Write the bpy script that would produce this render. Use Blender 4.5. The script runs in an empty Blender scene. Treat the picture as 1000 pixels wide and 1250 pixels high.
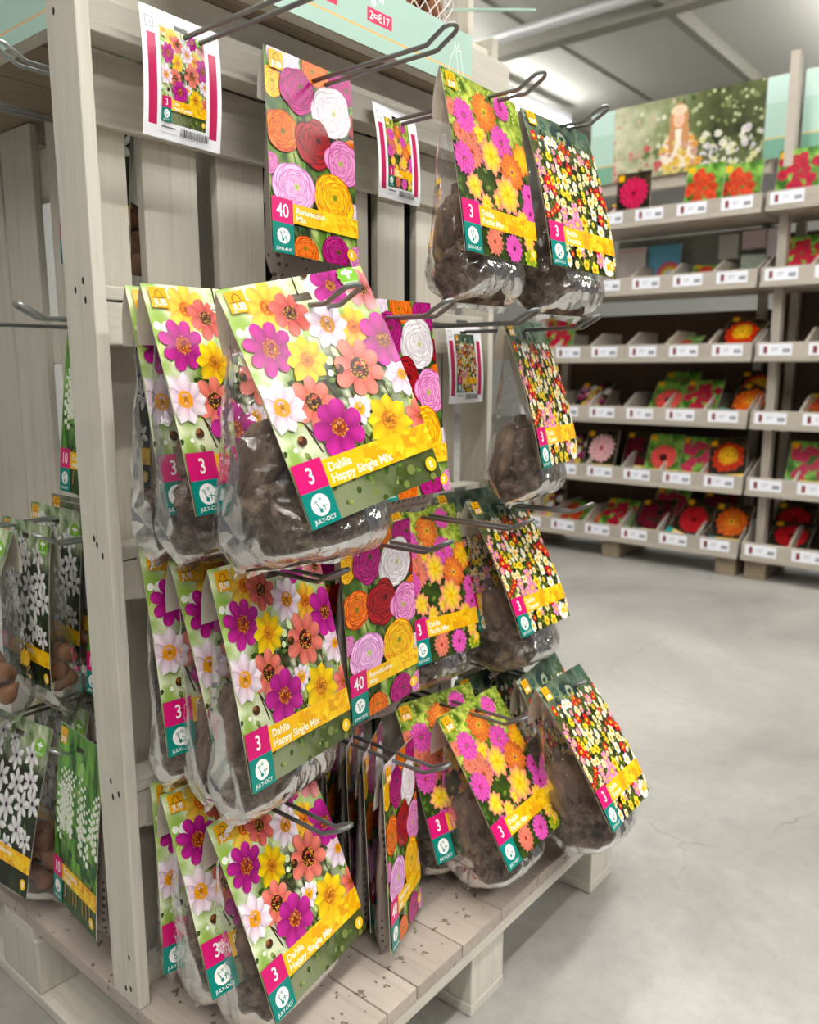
import bpy, bmesh, math, random
from math import sin, cos, pi, radians as R, atan2, hypot
from mathutils import Vector, Matrix, noise
import numpy as np

SC = bpy.context.scene
COL = SC.collection
rnd = random.Random(7)

# ------------------------------------------------------------------ colour
def lin(c):
    return c / 12.92 if c <= .04045 else ((c + .055) / 1.055) ** 2.4
def rgb(r, g, b):
    return (lin(r / 255.), lin(g / 255.), lin(b / 255.))
def mixc(a, b, t):
    t = min(1, max(0, t))
    return tuple(a[i] + (b[i] - a[i]) * t for i in range(3))
def mul(a, k):
    return tuple(min(1, x * k) for x in a)

# ------------------------------------------------------------------ materials
def new_mat(name):
    m = bpy.data.materials.new(name); m.use_nodes = True
    nt = m.node_tree; nt.nodes.clear()
    out = nt.nodes.new('ShaderNodeOutputMaterial')
    b = nt.nodes.new('ShaderNodeBsdfPrincipled')
    nt.links.new(b.outputs[0], out.inputs[0])
    return m, nt, b, out
def N(nt, t, **kw):
    n = nt.nodes.new(t)
    for k, v in kw.items():
        if k in n.inputs: n.inputs[k].default_value = v
        else: setattr(n, k, v)
    return n
def ramp(nt, fac, stops):
    r = nt.nodes.new('ShaderNodeValToRGB')
    e = r.color_ramp.elements
    while len(e) < len(stops): e.new(.5)
    for i, (p, c) in enumerate(stops):
        e[i].position = p; e[i].color = (*c, 1)
    nt.links.new(fac, r.inputs[0])
    return r.outputs[0]
def plain(name, col, rough=.5, metal=0, spec=.5):
    m, nt, b, o = new_mat(name)
    tc = N(nt, 'ShaderNodeTexCoord'); nz = N(nt, 'ShaderNodeTexNoise', Scale=35., Detail=3.)
    nt.links.new(tc.outputs['Object'], nz.inputs['Vector'])
    c = ramp(nt, nz.outputs['Fac'], [(.3, mul(col, .93)), (.7, mul(col, 1.05))])
    nt.links.new(c, b.inputs['Base Color'])
    b.inputs['Roughness'].default_value = rough; b.inputs['Metallic'].default_value = metal
    b.inputs['Specular IOR Level'].default_value = spec
    return m
def emis(name, col, s):
    m, nt, b, o = new_mat(name)
    b.inputs['Base Color'].default_value = (*col, 1)
    b.inputs['Emission Color'].default_value = (*col, 1); b.inputs['Emission Strength'].default_value = s
    return m
def wood(name, axis, col, dark=.80, light=1.08):
    m, nt, b, o = new_mat(name)
    tc = N(nt, 'ShaderNodeTexCoord'); oi = N(nt, 'ShaderNodeObjectInfo')
    mp = N(nt, 'ShaderNodeMapping')
    sc = [38., 38., 38.]; sc[axis] = 1.6
    mp.inputs['Scale'].default_value = sc
    add = N(nt, 'ShaderNodeVectorMath', operation='ADD')
    nt.links.new(tc.outputs['Object'], add.inputs[0])
    mm = N(nt, 'ShaderNodeMath', operation='MULTIPLY'); mm.inputs[1].default_value = 13.7
    nt.links.new(oi.outputs['Random'], mm.inputs[0]); nt.links.new(mm.outputs[0], add.inputs[1])
    nt.links.new(add.outputs[0], mp.inputs['Vector'])
    grain = N(nt, 'ShaderNodeTexNoise', Scale=2.6, Detail=8., Roughness=.65, Distortion=.35)
    nt.links.new(mp.outputs[0], grain.inputs['Vector'])
    blot = N(nt, 'ShaderNodeTexNoise', Scale=9., Detail=4.)
    nt.links.new(add.outputs[0], blot.inputs['Vector'])
    c1 = ramp(nt, grain.outputs['Fac'], [(.25, mul(col, dark)), (.47, col), (.75, mul(col, light))])
    # worn paint spots showing warmer timber, a shape of their own
    c2 = ramp(nt, blot.outputs['Fac'], [(.56, (0, 0, 0)), (.72, (1, 1, 1))])
    mx = N(nt, 'ShaderNodeMix', data_type='RGBA')
    sep = N(nt, 'ShaderNodeMath', operation='MULTIPLY'); sep.inputs[1].default_value = .35
    nt.links.new(c2, sep.inputs[0]); nt.links.new(sep.outputs[0], mx.inputs[0])
    nt.links.new(c1, mx.inputs[6]); mx.inputs[7].default_value = (*mul(col, .72), 1)
    var = N(nt, 'ShaderNodeMapRange'); var.inputs[3].default_value = .88; var.inputs[4].default_value = 1.06
    nt.links.new(oi.outputs['Random'], var.inputs[0])
    vm = N(nt, 'ShaderNodeVectorMath', operation='SCALE')
    nt.links.new(mx.outputs[2], vm.inputs[0]); nt.links.new(var.outputs[0], vm.inputs['Scale'])
    nt.links.new(vm.outputs[0], b.inputs['Base Color'])
    bp = N(nt, 'ShaderNodeBump', Strength=.25, Distance=.002)
    nt.links.new(grain.outputs['Fac'], bp.inputs['Height']); nt.links.new(bp.outputs[0], b.inputs['Normal'])
    b.inputs['Roughness'].default_value = .62; b.inputs['Specular IOR Level'].default_value = .3
    return m

GREY = rgb(212, 206, 192)
M = {}
for i, ax in enumerate('xyz'):
    M['wood_' + ax] = wood('whitewashed_timber_' + ax, i, GREY)
    M['old_' + ax] = wood('bare_timber_' + ax, i, rgb(150, 134, 112), .5, 1.15)
    M['shelfwood_' + ax] = wood('shelf_timber_' + ax, i, rgb(182, 173, 160), .85, 1.05)
def deck_mat():
    m = wood('dusty_deck_timber', 1, rgb(184, 171, 158), .8, 1.08)
    nt = m.node_tree; b = [n for n in nt.nodes if n.type == 'BSDF_PRINCIPLED'][0]
    src = b.inputs['Base Color'].links[0].from_socket
    tc = N(nt, 'ShaderNodeTexCoord'); v = N(nt, 'ShaderNodeTexVoronoi', Scale=42., Randomness=1.)
    nz = N(nt, 'ShaderNodeTexNoise', Scale=60., Detail=2.)
    nt.links.new(tc.outputs['Object'], nz.inputs['Vector'])
    ad = N(nt, 'ShaderNodeVectorMath', operation='MULTIPLY_ADD'); ad.inputs[1].default_value = (.03, .03, .03)
    nt.links.new(nz.outputs['Color'], ad.inputs[0]); nt.links.new(tc.outputs['Object'], ad.inputs[2])
    nt.links.new(ad.outputs[0], v.inputs['Vector'])
    n2 = N(nt, 'ShaderNodeTexNoise', Scale=14., Detail=1.); nt.links.new(tc.outputs['Object'], n2.inputs['Vector'])
    thr = N(nt, 'ShaderNodeMath', operation='MULTIPLY'); thr.inputs[1].default_value = .34
    nt.links.new(n2.outputs['Fac'], thr.inputs[0])
    lt = N(nt, 'ShaderNodeMath', operation='LESS_THAN'); nt.links.new(v.outputs['Distance'], lt.inputs[0]); nt.links.new(thr.outputs[0], lt.inputs[1])
    mx = N(nt, 'ShaderNodeMix', data_type='RGBA'); k = N(nt, 'ShaderNodeMath', operation='MULTIPLY'); k.inputs[1].default_value = .7
    nt.links.new(lt.outputs[0], k.inputs[0]); nt.links.new(k.outputs[0], mx.inputs[0])
    nt.links.new(src, mx.inputs[6]); mx.inputs[7].default_value = (*rgb(70, 58, 48), 1)
    nt.links.new(mx.outputs[2], b.inputs['Base Color'])
    return m
M['deck'] = deck_mat()

def concrete():
    m, nt, b, o = new_mat('polished_concrete')
    tc = N(nt, 'ShaderNodeTexCoord')
    big = N(nt, 'ShaderNodeTexNoise', Scale=1.3, Detail=6., Roughness=.6, Distortion=.4)
    fine = N(nt, 'ShaderNodeTexNoise', Scale=26., Detail=6., Roughness=.7)
    for n in (big, fine): nt.links.new(tc.outputs['Object'], n.inputs['Vector'])
    c1 = ramp(nt, big.outputs['Fac'], [(.3, rgb(132, 130, 124)), (.5, rgb(158, 155, 149)), (.7, rgb(178, 175, 168))])
    c2 = ramp(nt, fine.outputs['Fac'], [(.3, (.80, .80, .80)), (.6, (1, 1, 1))])
    mx = N(nt, 'ShaderNodeMix', data_type='RGBA', blend_type='MULTIPLY'); mx.inputs[0].default_value = .8
    nt.links.new(c1, mx.inputs[6]); nt.links.new(c2, mx.inputs[7])
    # hairline cracks
    wv = N(nt, 'ShaderNodeTexNoise', Scale=3.5, Detail=5.); nt.links.new(tc.outputs['Object'], wv.inputs['Vector'])
    ad = N(nt, 'ShaderNodeVectorMath', operation='MULTIPLY_ADD'); ad.inputs[1].default_value = (.35, .35, .35)
    nt.links.new(wv.outputs['Color'], ad.inputs[0]); nt.links.new(tc.outputs['Object'], ad.inputs[2])
    vo = N(nt, 'ShaderNodeTexVoronoi', Scale=1.15, feature='DISTANCE_TO_EDGE'); nt.links.new(ad.outputs[0], vo.inputs['Vector'])
    cr = ramp(nt, vo.outputs['Distance'], [(.0, (1, 1, 1)), (.0045, (0, 0, 0))])
    msk = ramp(nt, wv.outputs['Fac'], [(.48, (0, 0, 0)), (.62, (.55, .55, .55))])
    mk = N(nt, 'ShaderNodeMath', operation='MULTIPLY'); nt.links.new(cr, mk.inputs[0]); nt.links.new(msk, mk.inputs[1])
    m2 = N(nt, 'ShaderNodeMix', data_type='RGBA'); nt.links.new(mk.outputs[0], m2.inputs[0])
    nt.links.new(mx.outputs[2], m2.inputs[6]); m2.inputs[7].default_value = (*rgb(98, 94, 88), 1)
    nt.links.new(m2.outputs[2], b.inputs['Base Color'])
    rr = ramp(nt, fine.outputs['Fac'], [(.3, (.32,) * 3), (.7, (.55,) * 3)]); nt.links.new(rr, b.inputs['Roughness'])
    return m
M['floor'] = concrete()

def printed(name, rough=.27, spec=.5):
    m, nt, b, o = new_mat(name)
    a = N(nt, 'ShaderNodeVertexColor', layer_name='Col')
    nt.links.new(a.outputs[0], b.inputs['Base Color'])
    tc = N(nt, 'ShaderNodeTexCoord'); nz = N(nt, 'ShaderNodeTexNoise', Scale=14., Detail=2.)
    nt.links.new(tc.outputs['Object'], nz.inputs['Vector'])
    bp = N(nt, 'ShaderNodeBump', Strength=.12, Distance=.004); nt.links.new(nz.outputs['Fac'], bp.inputs['Height'])
    nt.links.new(bp.outputs[0], b.inputs['Normal'])
    b.inputs['Roughness'].default_value = rough; b.inputs['Specular IOR Level'].default_value = spec
    return m
M['print'] = printed('glossy_print', .24, .32)
M['matte_print'] = printed('matte_print', .5, .3)

def film():
    m, nt, b, out = new_mat('clear_plastic_film'); nt.nodes.remove(b)
    tc = N(nt, 'ShaderNodeTexCoord')
    mp = N(nt, 'ShaderNodeMapping'); mp.inputs['Scale'].default_value = (26, 26, 4)
    nt.links.new(tc.outputs['Object'], mp.inputs['Vector'])
    nz = N(nt, 'ShaderNodeTexNoise', Scale=1., Detail=5., Roughness=.6, Distortion=1.2)
    nt.links.new(mp.outputs[0], nz.inputs['Vector'])
    nz2 = N(nt, 'ShaderNodeTexVoronoi', Scale=26., feature='DISTANCE_TO_EDGE')
    dn = N(nt, 'ShaderNodeTexNoise', Scale=8., Detail=3.); nt.links.new(tc.outputs['Object'], dn.inputs['Vector'])
    ad = N(nt, 'ShaderNodeVectorMath', operation='MULTIPLY_ADD'); ad.inputs[1].default_value = (.12, .12, .12)
    nt.links.new(dn.outputs['Color'], ad.inputs[0]); nt.links.new(tc.outputs['Object'], ad.inputs[2])
    nt.links.new(ad.outputs[0], nz2.inputs['Vector'])
    h = N(nt, 'ShaderNodeMath', operation='MULTIPLY_ADD'); h.inputs[1].default_value = 1.6
    nt.links.new(nz2.outputs['Distance'], h.inputs[0]); nt.links.new(nz.outputs['Fac'], h.inputs[2])
    bp = N(nt, 'ShaderNodeBump', Strength=.75, Distance=.007); nt.links.new(h.outputs[0], bp.inputs['Height'])
    gl = N(nt, 'ShaderNodeBsdfGlossy', Roughness=.07); gl.inputs['Color'].default_value = (.95, .95, .95, 1)
    nt.links.new(bp.outputs[0], gl.inputs['Normal'])
    tr = N(nt, 'ShaderNodeBsdfTransparent'); tr.inputs[0].default_value = (.93, .93, .93, 1)
    df = N(nt, 'ShaderNodeBsdfDiffuse'); df.inputs[0].default_value = (.85, .85, .86, 1)
    nt.links.new(bp.outputs[0], df.inputs['Normal'])
    m1 = N(nt, 'ShaderNodeMixShader'); m1.inputs[0].default_value = .02
    nt.links.new(tr.outputs[0], m1.inputs[1]); nt.links.new(df.outputs[0], m1.inputs[2])
    fr = N(nt, 'ShaderNodeFresnel', IOR=1.36)
    f2 = N(nt, 'ShaderNodeMath', operation='MULTIPLY_ADD', use_clamp=True); f2.inputs[1].default_value = .75; f2.inputs[2].default_value = .04
    nt.links.new(fr.outputs[0], f2.inputs[0])
    m2 = N(nt, 'ShaderNodeMixShader'); nt.links.new(f2.outputs[0], m2.inputs[0])
    nt.links.new(m1.outputs[0], m2.inputs[1]); nt.links.new(gl.outputs[0], m2.inputs[2])
    nt.links.new(m2.outputs[0], out.inputs[0])
    return m
M['film'] = film()

def tuber_mat():
    m, nt, b, o = new_mat('dry_tuber_skin')
    tc = N(nt, 'ShaderNodeTexCoord'); mp = N(nt, 'ShaderNodeMapping'); mp.inputs['Scale'].default_value = (60, 60, 22)
    nt.links.new(tc.outputs['Object'], mp.inputs['Vector'])
    nz = N(nt, 'ShaderNodeTexNoise', Scale=1., Detail=8., Roughness=.7); nt.links.new(mp.outputs[0], nz.inputs['Vector'])
    c = ramp(nt, nz.outputs['Fac'], [(.28, rgb(52, 40, 32)), (.5, rgb(112, 90, 72)), (.72, rgb(158, 134, 110))])
    nt.links.new(c, b.inputs['Base Color']); b.inputs['Roughness'].default_value = .85
    bp = N(nt, 'ShaderNodeBump', Strength=.6, Distance=.004); nt.links.new(nz.outputs['Fac'], bp.inputs['Height'])
    nt.links.new(bp.outputs[0], b.inputs['Normal'])
    return m
M['tuber'] = tuber_mat()
M['bulb'] = plain('papery_bulb_skin', rgb(138, 90, 56), .6)
M['wire'] = plain('dark_steel_wire', rgb(128, 130, 130), .36, .65)
M['galv'] = plain('galvanised_wire', rgb(176, 178, 178), .3, .8)
M['stock'] = plain('card_stock', rgb(226, 219, 207), .7)
M['dotbag'] = None
def dotted():
    m, nt, b, o = new_mat('perforated_bag_paper')
    tc = N(nt, 'ShaderNodeTexCoord'); v = N(nt, 'ShaderNodeTexVoronoi', Scale=85., Randomness=.15)
    nt.links.new(tc.outputs['Object'], v.inputs['Vector'])
    c = ramp(nt, v.outputs['Distance'], [(.27, rgb(66, 56, 52)), (.31, rgb(142, 130, 124))])
    nt.links.new(c, b.inputs['Base Color']); b.inputs['Roughness'].default_value = .45
    return m
M['dotbag'] = dotted()
M['nail'] = plain('dark_nail_hole', rgb(48, 40, 34), .8)
M['ceil'] = plain('ceiling_panel', rgb(186, 185, 178), .8)
M['ceil_beam'] = plain('ceiling_beam_paint', rgb(142, 140, 128), .6)
M['duct'] = plain('white_duct', rgb(214, 216, 216), .35, .2)
M['wall'] = plain('store_wall_paint', rgb(205, 205, 200), .8)
M['backing'] = wood('dark_ply_backing', 2, rgb(82, 62, 48), .6, 1.2)
M['gap_shade'] = plain('gap_shade_black', rgb(26, 24, 23), .95, 0, .1)  # near-black that paints the shade inside the slat gaps
M['white'] = plain('white_plastic', rgb(238, 240, 243), .4)
M['net'] = plain('white_net', rgb(236, 228, 226), .6)
M['lamp'] = emis('lamp_diffuser', (1., .985, .95), 52.)

# ------------------------------------------------------------------ objects
def link(o, parent=None):
    COL.objects.link(o)
    if parent is not None: o.parent = parent
    return o
def tag(o, label=None, cat=None, group=None, kind=None):
    if label: o['label'] = label
    if cat: o['category'] = cat
    if group: o['group'] = group
    if kind: o['kind'] = kind
    return o
def empty(name, loc=(0, 0, 0), rot=(0, 0, 0)):
    o = bpy.data.objects.new(name, None); o.empty_display_size = .05
    o.location = loc; o.rotation_euler = rot
    return link(o)
def mesh_obj(name, me, parent=None, loc=(0, 0, 0), rot=(0, 0, 0)):
    o = bpy.data.objects.new(name, me); o.location = loc; o.rotation_euler = rot
    return link(o, parent)
def bm_mesh(name, bm, mats, smooth=False):
    me = bpy.data.meshes.new(name); bm.to_mesh(me); bm.free()
    for m in (mats if isinstance(mats, (list, tuple)) else [mats]): me.materials.append(m)
    if smooth:
        for p in me.polygons: p.use_smooth = True
    return me
def add_box(bm, lo, hi, bev=.002, mi=0):
    lo = Vector(lo); hi = Vector(hi); c = (lo + hi) / 2; s = hi - lo
    r = bmesh.ops.create_cube(bm, size=1, matrix=Matrix.Translation(c) @ Matrix.Diagonal((*s, 1)))
    vs = r['verts']
    es = list({e for v in vs for e in v.link_edges})
    fs = {f for v in vs for f in v.link_faces}
    for f in fs: f.material_index = mi
    if bev: bmesh.ops.bevel(bm, geom=es, offset=min(bev, min(s) * .3), segments=2, affect='EDGES', profile=.6)
def box(name, lo, hi, mat, parent=None, bev=.002):
    """one bevelled board; its origin is its own middle, so grain is its own"""
    lo = Vector(lo); hi = Vector(hi); c = (lo + hi) / 2
    bm = bmesh.new(); add_box(bm, lo - c, hi - c, bev)
    return mesh_obj(name, bm_mesh(name, bm, mat), parent, c)
def add_tube(bm, pts, r, seg=10, radii=None, cap=True):
    pts = [Vector(p) for p in pts]; n = len(pts)
    t0 = (pts[1] - pts[0]).normalized()
    nrm = t0.orthogonal().normalized(); rings = []
    for i, p in enumerate(pts):
        a = pts[max(0, i - 1)]; b = pts[min(n - 1, i + 1)]; t = (b - a).normalized()
        nrm = (nrm - t * nrm.dot(t)).normalized(); bn = t.cross(nrm)
        rr = radii[i] if radii else r
        rings.append([bm.verts.new(p + (nrm * cos(2 * pi * k / seg) + bn * sin(2 * pi * k / seg)) * rr) for k in range(seg)])
    for i in range(n - 1):
        for k in range(seg):
            f = bm.faces.new((rings[i][k], rings[i][(k + 1) % seg], rings[i + 1][(k + 1) % seg], rings[i + 1][k])); f.smooth = True
    if cap:
        bm.faces.new(rings[0][::-1]); bm.faces.new(rings[-1])

# ------------------------------------------------------------------ printed artwork as mesh
_txt = {}
def text_polys(s, bold=0.):
    if (s, bold) in _txt: return _txt[(s, bold)]
    cu = bpy.data.curves.new('lettering', 'FONT'); cu.body = s; cu.size = 1; cu.offset = bold; cu.resolution_u = 3
    ob = bpy.data.objects.new('lettering', cu); COL.objects.link(ob)
    dg = bpy.context.evaluated_depsgraph_get(); dg.update()
    me = ob.evaluated_get(dg).to_mesh()
    P = [[(me.vertices[i].co.x, me.vertices[i].co.y) for i in p.vertices] for p in me.polygons]
    ob.evaluated_get(dg).to_mesh_clear()
    bpy.data.objects.remove(ob); bpy.data.curves.remove(cu)
    xs = [x for p in P for x, y in p] or [0, 1]; ys = [y for p in P for x, y in p] or [0, 1]
    _txt[(s, bold)] = (P, min(xs), max(xs), min(ys), max(ys))
    return _txt[(s, bold)]

def clip(pts, cols, ax, lim, sgn):
    o = []; oc = []
    n = len(pts)
    for i in range(n):
        a, b = pts[i], pts[(i + 1) % n]; ca, cb = cols[i], cols[(i + 1) % n]
        da = sgn * (a[ax] - lim); db = sgn * (b[ax] - lim)
        if da <= 0: o.append(a); oc.append(ca)
        if (da < 0 < db) or (db < 0 < da):
            t = da / (da - db)
            o.append((a[0] + (b[0] - a[0]) * t, a[1] + (b[1] - a[1]) * t)); oc.append(mixc(ca, cb, t))
    return o, oc

PETAL = {}
for _m in (2, 3, 4, 5):
    for _p in (False, True):
        if _m == 2: q = [(0, .5), (.6, 1.), (1, .45)] if not _p else [(0, .55), (.55, 1.), (1, .04)]
        else: q = [(0, .42), (.3, .74), (.6, 1.), (.82, .93), (.94, .62), (1, .22)] if not _p else [(0, .5), (.3, .85), (.55, 1.), (.78, .72), (1, .03)]
        PETAL[(_m, _p)] = q
class Art:
    """flat artwork in metres: x to the right, y downwards from the top edge"""
    def __init__(s, w, h, slot=None, bow=0., seed=1):
        s.w, s.h, s.slot, s.bow = w, h, slot, bow
        s.v = []; s.f = []; s.c = []; s.z = .0004; s.r = random.Random(seed)
    def _emit(s, pts, cols, back=False):
        i0 = len(s.v)
        for x, y in pts:
            yy = -(s.bow * 4 * (y / s.h) * (1 - y / s.h))
            s.v.append((x, yy - (s.z if not back else -.0004), -y))
        s.f.append(list(range(i0, i0 + len(pts)))); s.c.append(cols)
    def poly(s, pts, col):
        cols = col if isinstance(col, list) else [col] * len(pts)
        x0, x1 = -s.w / 2, s.w / 2
        if any(p[0] < x0 or p[0] > x1 or p[1] < 0 or p[1] > s.h for p in pts):
            for ax, lim, sg in ((0, x0, -1), (0, x1, 1), (1, 0, -1), (1, s.h, 1)):
                pts, cols = clip(pts, cols, ax, lim, sg)
                if len(pts) < 3: return
        if s.slot:
            cx = sum(p[0] for p in pts) / len(pts); cy = sum(p[1] for p in pts) / len(pts)
            a, b, c, d = s.slot
            if a < cx < b and c < cy < d: return
        ar = sum(pts[i][0] * pts[(i + 1) % len(pts)][1] - pts[(i + 1) % len(pts)][0] * pts[i][1] for i in range(len(pts)))
        if abs(ar) < 1e-10: return
        if ar > 0: pts = pts[::-1]; cols = cols[::-1]
        s._emit(pts, cols)
    def up(s, d=6e-6): s.z += d
    def bg(s, fn, nx=26, ny=34):
        xs = [-s.w / 2 + s.w * i / nx for i in range(nx + 1)]; ys = [s.h * j / ny for j in range(ny + 1)]
        if s.slot:
            xs = sorted(set(xs + list(s.slot[:2]))); ys = sorted(set(ys + list(s.slot[2:])))
        C = {(x, y): fn(x / s.w + .5, y / s.h) for x in xs for y in ys}
        for i in range(len(xs) - 1):
            for j in range(len(ys) - 1):
                q = [(xs[i], ys[j]), (xs[i], ys[j + 1]), (xs[i + 1], ys[j + 1]), (xs[i + 1], ys[j])]
                s.poly(q, [C[p] for p in q])
        z = s.z
        for i in range(len(xs) - 1):        # plain back of the card
            for j in range(len(ys) - 1):
                cx, cy = (xs[i] + xs[i + 1]) / 2, (ys[j] + ys[j + 1]) / 2
                if s.slot and s.slot[0] < cx < s.slot[1] and s.slot[2] < cy < s.slot[3]: continue
                q = [(xs[i], ys[j]), (xs[i + 1], ys[j]), (xs[i + 1], ys[j + 1]), (xs[i], ys[j + 1])]
                s._emit(q, [BACK] * 4, True)
        # edges
        def edge(p, q):
            i0 = len(s.v)
            for (x, y) in (p, q):
                yy = -(s.bow * 4 * (y / s.h) * (1 - y / s.h))
                s.v += [(x, yy - .0004, -y), (x, yy + .0004, -y)]
            s.f.append([i0, i0 + 1, i0 + 3, i0 + 2]); s.c.append([BACK] * 4)
        for j in range(len(ys) - 1):
            for x in (xs[0], xs[-1]): edge((x, ys[j]), (x, ys[j + 1]))
        for i in range(len(xs) - 1):
            for y in (ys[0], ys[-1]): edge((xs[i], y), (xs[i + 1], y))
        s.up(3e-5)
    def disc(s, x, y, r, col, n=14, col2=None, ry=None, rot=0):
        ry = ry or r
        p = []
        for k in range(n):
            a = 2 * pi * k / n; u, v = r * cos(a), ry * sin(a)
            p.append((x + u * cos(rot) - v * sin(rot), y + u * sin(rot) + v * cos(rot)))
        if col2 is None: s.poly(p, col)
        else:
            for k in range(n): s.poly([(x, y), p[k], p[(k + 1) % n]], [col, col2, col2])
        s.up(2e-6)
    def petal(s, x, y, ang, L, W, base, tip, mid=None, inner=.1, point=.0, m=4):
        ca, sa = cos(ang), sin(ang); mid = mid or mixc(base, tip, .6)
        rows = []
        prof = PETAL[(m, point >= .3)]; m = len(prof) - 1
        for i in range(m + 1):
            t, wk = prof[i]; wd = W * wk
            d = inner * L + (1 - inner) * L * t
            c = mixc(base, mid, t * 2) if t < .5 else mixc(mid, tip, t * 2 - 1)
            rows.append([((x + ca * d + sa * wd * e, y + sa * d - ca * wd * e), mul(c, (.66, 1.05, .88)[e + 1])) for e in (-1, 0, 1)])
        for i in range(m):
            for e in (0, 1):
                q = [rows[i][e], rows[i][e + 1], rows[i + 1][e + 1], rows[i + 1][e]]
                s.poly([a for a, b in q], [b for a, b in q])
        s.up(1.3e-6)
    def daisy(s, x, y, r, n, base, tip, cen, cr=.27, wid=.36, rot=0., mid=None, point=0., dots=None, sq=1., m=4):
        order = list(range(n)); order = order[::2] + order[1::2]
        for k in order:
            a = rot + 2 * pi * k / n + s.r.uniform(-.09, .09)
            L = r * s.r.uniform(.9, 1.08) * (1 - (1 - sq) * abs(cos(a)))
            j = s.r.uniform(.9, 1.08)
            s.petal(x, y, a, L, r * wid, mul(base, j), mul(tip, j), mid and mul(mid, j), point=point, m=m)
        if cen:
            s.disc(x, y, r * cr, mul(cen, .75), 12, mul(cen, 1.1))
            if dots:
                for k in range(44):
                    a = s.r.uniform(0, 6.28); q = r * cr * s.r.uniform(.3, 1.16)
                    s.disc(x + q * cos(a), y + q * sin(a), r * cr * .085, mixc(dots, mul(cen, .6), s.r.random() * .7), 5)
                for k in range(12):
                    a = s.r.uniform(0, 6.28); q = r * cr * s.r.uniform(0, .5)
                    s.disc(x + q * cos(a), y + q * sin(a), r * cr * .1, mul(cen, .45), 5)
        s.up()
    def pom(s, x, y, r, rings, n, base, tip, rot=0, point=.6, wid=.2):
        for k in range(rings):
            rr = r * (1 - .8 * k / rings); nn = max(6, int(n * (1 - .5 * k / rings)))
            for i in range(nn):
                a = rot + k * .37 + 2 * pi * i / nn
                j = s.r.uniform(.8, 1.12) * (.86 + .2 * k / rings)
                s.petal(x, y, a, rr * s.r.uniform(.92, 1.06), rr * wid * 1.3, mul(base, j), mul(tip, j), inner=.25, point=point, m=2)
            s.up(2e-6)
        s.up()
    def ranunc(s, x, y, r, dark, light, cen, sq=1., rot=0., tilt=(0, 0)):
        for k in range(11):
            f = 1 - k / 11.6; rad = r * f
            ox = tilt[0] * r * (1 - f) * .4; oy = tilt[1] * r * (1 - f) * .4
            m = s.r.choice((5, 6, 7)) if k < 6 else 4
            a0 = s.r.uniform(0, 6)
            for i in range(m):
                a = a0 + 2 * pi * i / m + s.r.uniform(-.2, .2); ro = rad * s.r.uniform(.42, .56)
                cx = x + ox + ro * cos(a) * sq; cy = y + oy + ro * sin(a)
                tau = rad * s.r.uniform(.5, .68); rr = rad * .5 * s.r.uniform(.85, 1.1); sh = s.r.uniform(.8, 1.06) * (.88 + .12 * f)
                pts = []; cs = []
                for q in range(14):
                    b = 2 * pi * q / 14; u = rr * cos(b); v = tau * sin(b)
                    pts.append((cx + (u * cos(a) - v * sin(a)) * sq, cy + u * sin(a) + v * cos(a)))
                    cs.append(mul(mixc(dark, light, min(1, .16 + .40 * (cos(b) + 1) + (.14 if cos(b) > .8 else 0))), sh))
                s.poly([(cx + (p[0] - cx) * 1.07 + .0003 * cos(a), cy + (p[1] - cy) * 1.07 + .0003 * sin(a)) for p in pts], mul(dark, .86)); s.up(1.2e-6)
                s.poly(pts, cs); s.up(1.2e-6)
        s.disc(x + tilt[0] * r * .35, y + tilt[1] * r * .35, r * .13, mul(cen, .5), 9, cen)
        s.up()
    def text(s, t, x, y, size, col, rot=0., bold=0., align='l', sx=1.):
        P, a, b, c, d = text_polys(t, bold)
        off = {'l': a, 'c': (a + b) / 2, 'r': b}[align]
        for p in P:
            s.poly([(x + ((u - off) * sx * cos(rot) + v * sin(rot)) * size, y + ((u - off) * sx * sin(rot) - v * cos(rot)) * size) for u, v in p], col)
        s.up(4e-6)
    def rect(s, x0, y0, x1, y1, col):
        n = max(1, int(abs(y1 - y0) / .008)) if s.bow else 1
        for i in range(n):
            a = y0 + (y1 - y0) * i / n; b = y0 + (y1 - y0) * (i + 1) / n
            s.poly([(x0, a), (x0, b), (x1, b), (x1, a)], col)
        s.up(4e-6 if not s.bow else 2e-5)
    def line(s, pts, wd, col):
        for (a, b) in zip(pts, pts[1:]):
            dx, dy = b[0] - a[0], b[1] - a[1]; L = hypot(dx, dy) or 1
            nx, ny = -dy / L * wd / 2, dx / L * wd / 2
            s.poly([(a[0] + nx, a[1] + ny), (b[0] + nx, b[1] + ny), (b[0] - nx, b[1] - ny), (a[0] - nx, a[1] - ny)], col)
        s.up(2e-6)
    def mesh(s, name, mat, dz=0.):
        me = bpy.data.meshes.new(name)
        me.from_pydata([(a, b, c + dz) for a, b, c in s.v], [], s.f)
        at = me.color_attributes.new('Col', 'FLOAT_COLOR', 'CORNER')
        flat = []
        for c in s.c:
            for q in c: flat += [q[0], q[1], q[2], 1.]
        at.data.foreach_set('color', flat)
        me.materials.append(mat)
        return me
BACK = rgb(216, 208, 194)

def fbm(x, y, sc, seed=0):
    return noise.fractal(Vector((x * sc + seed * 7.3, y * sc - seed * 3.1, seed * 1.7)), .7, 2., 4) * .5 + .5

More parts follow.
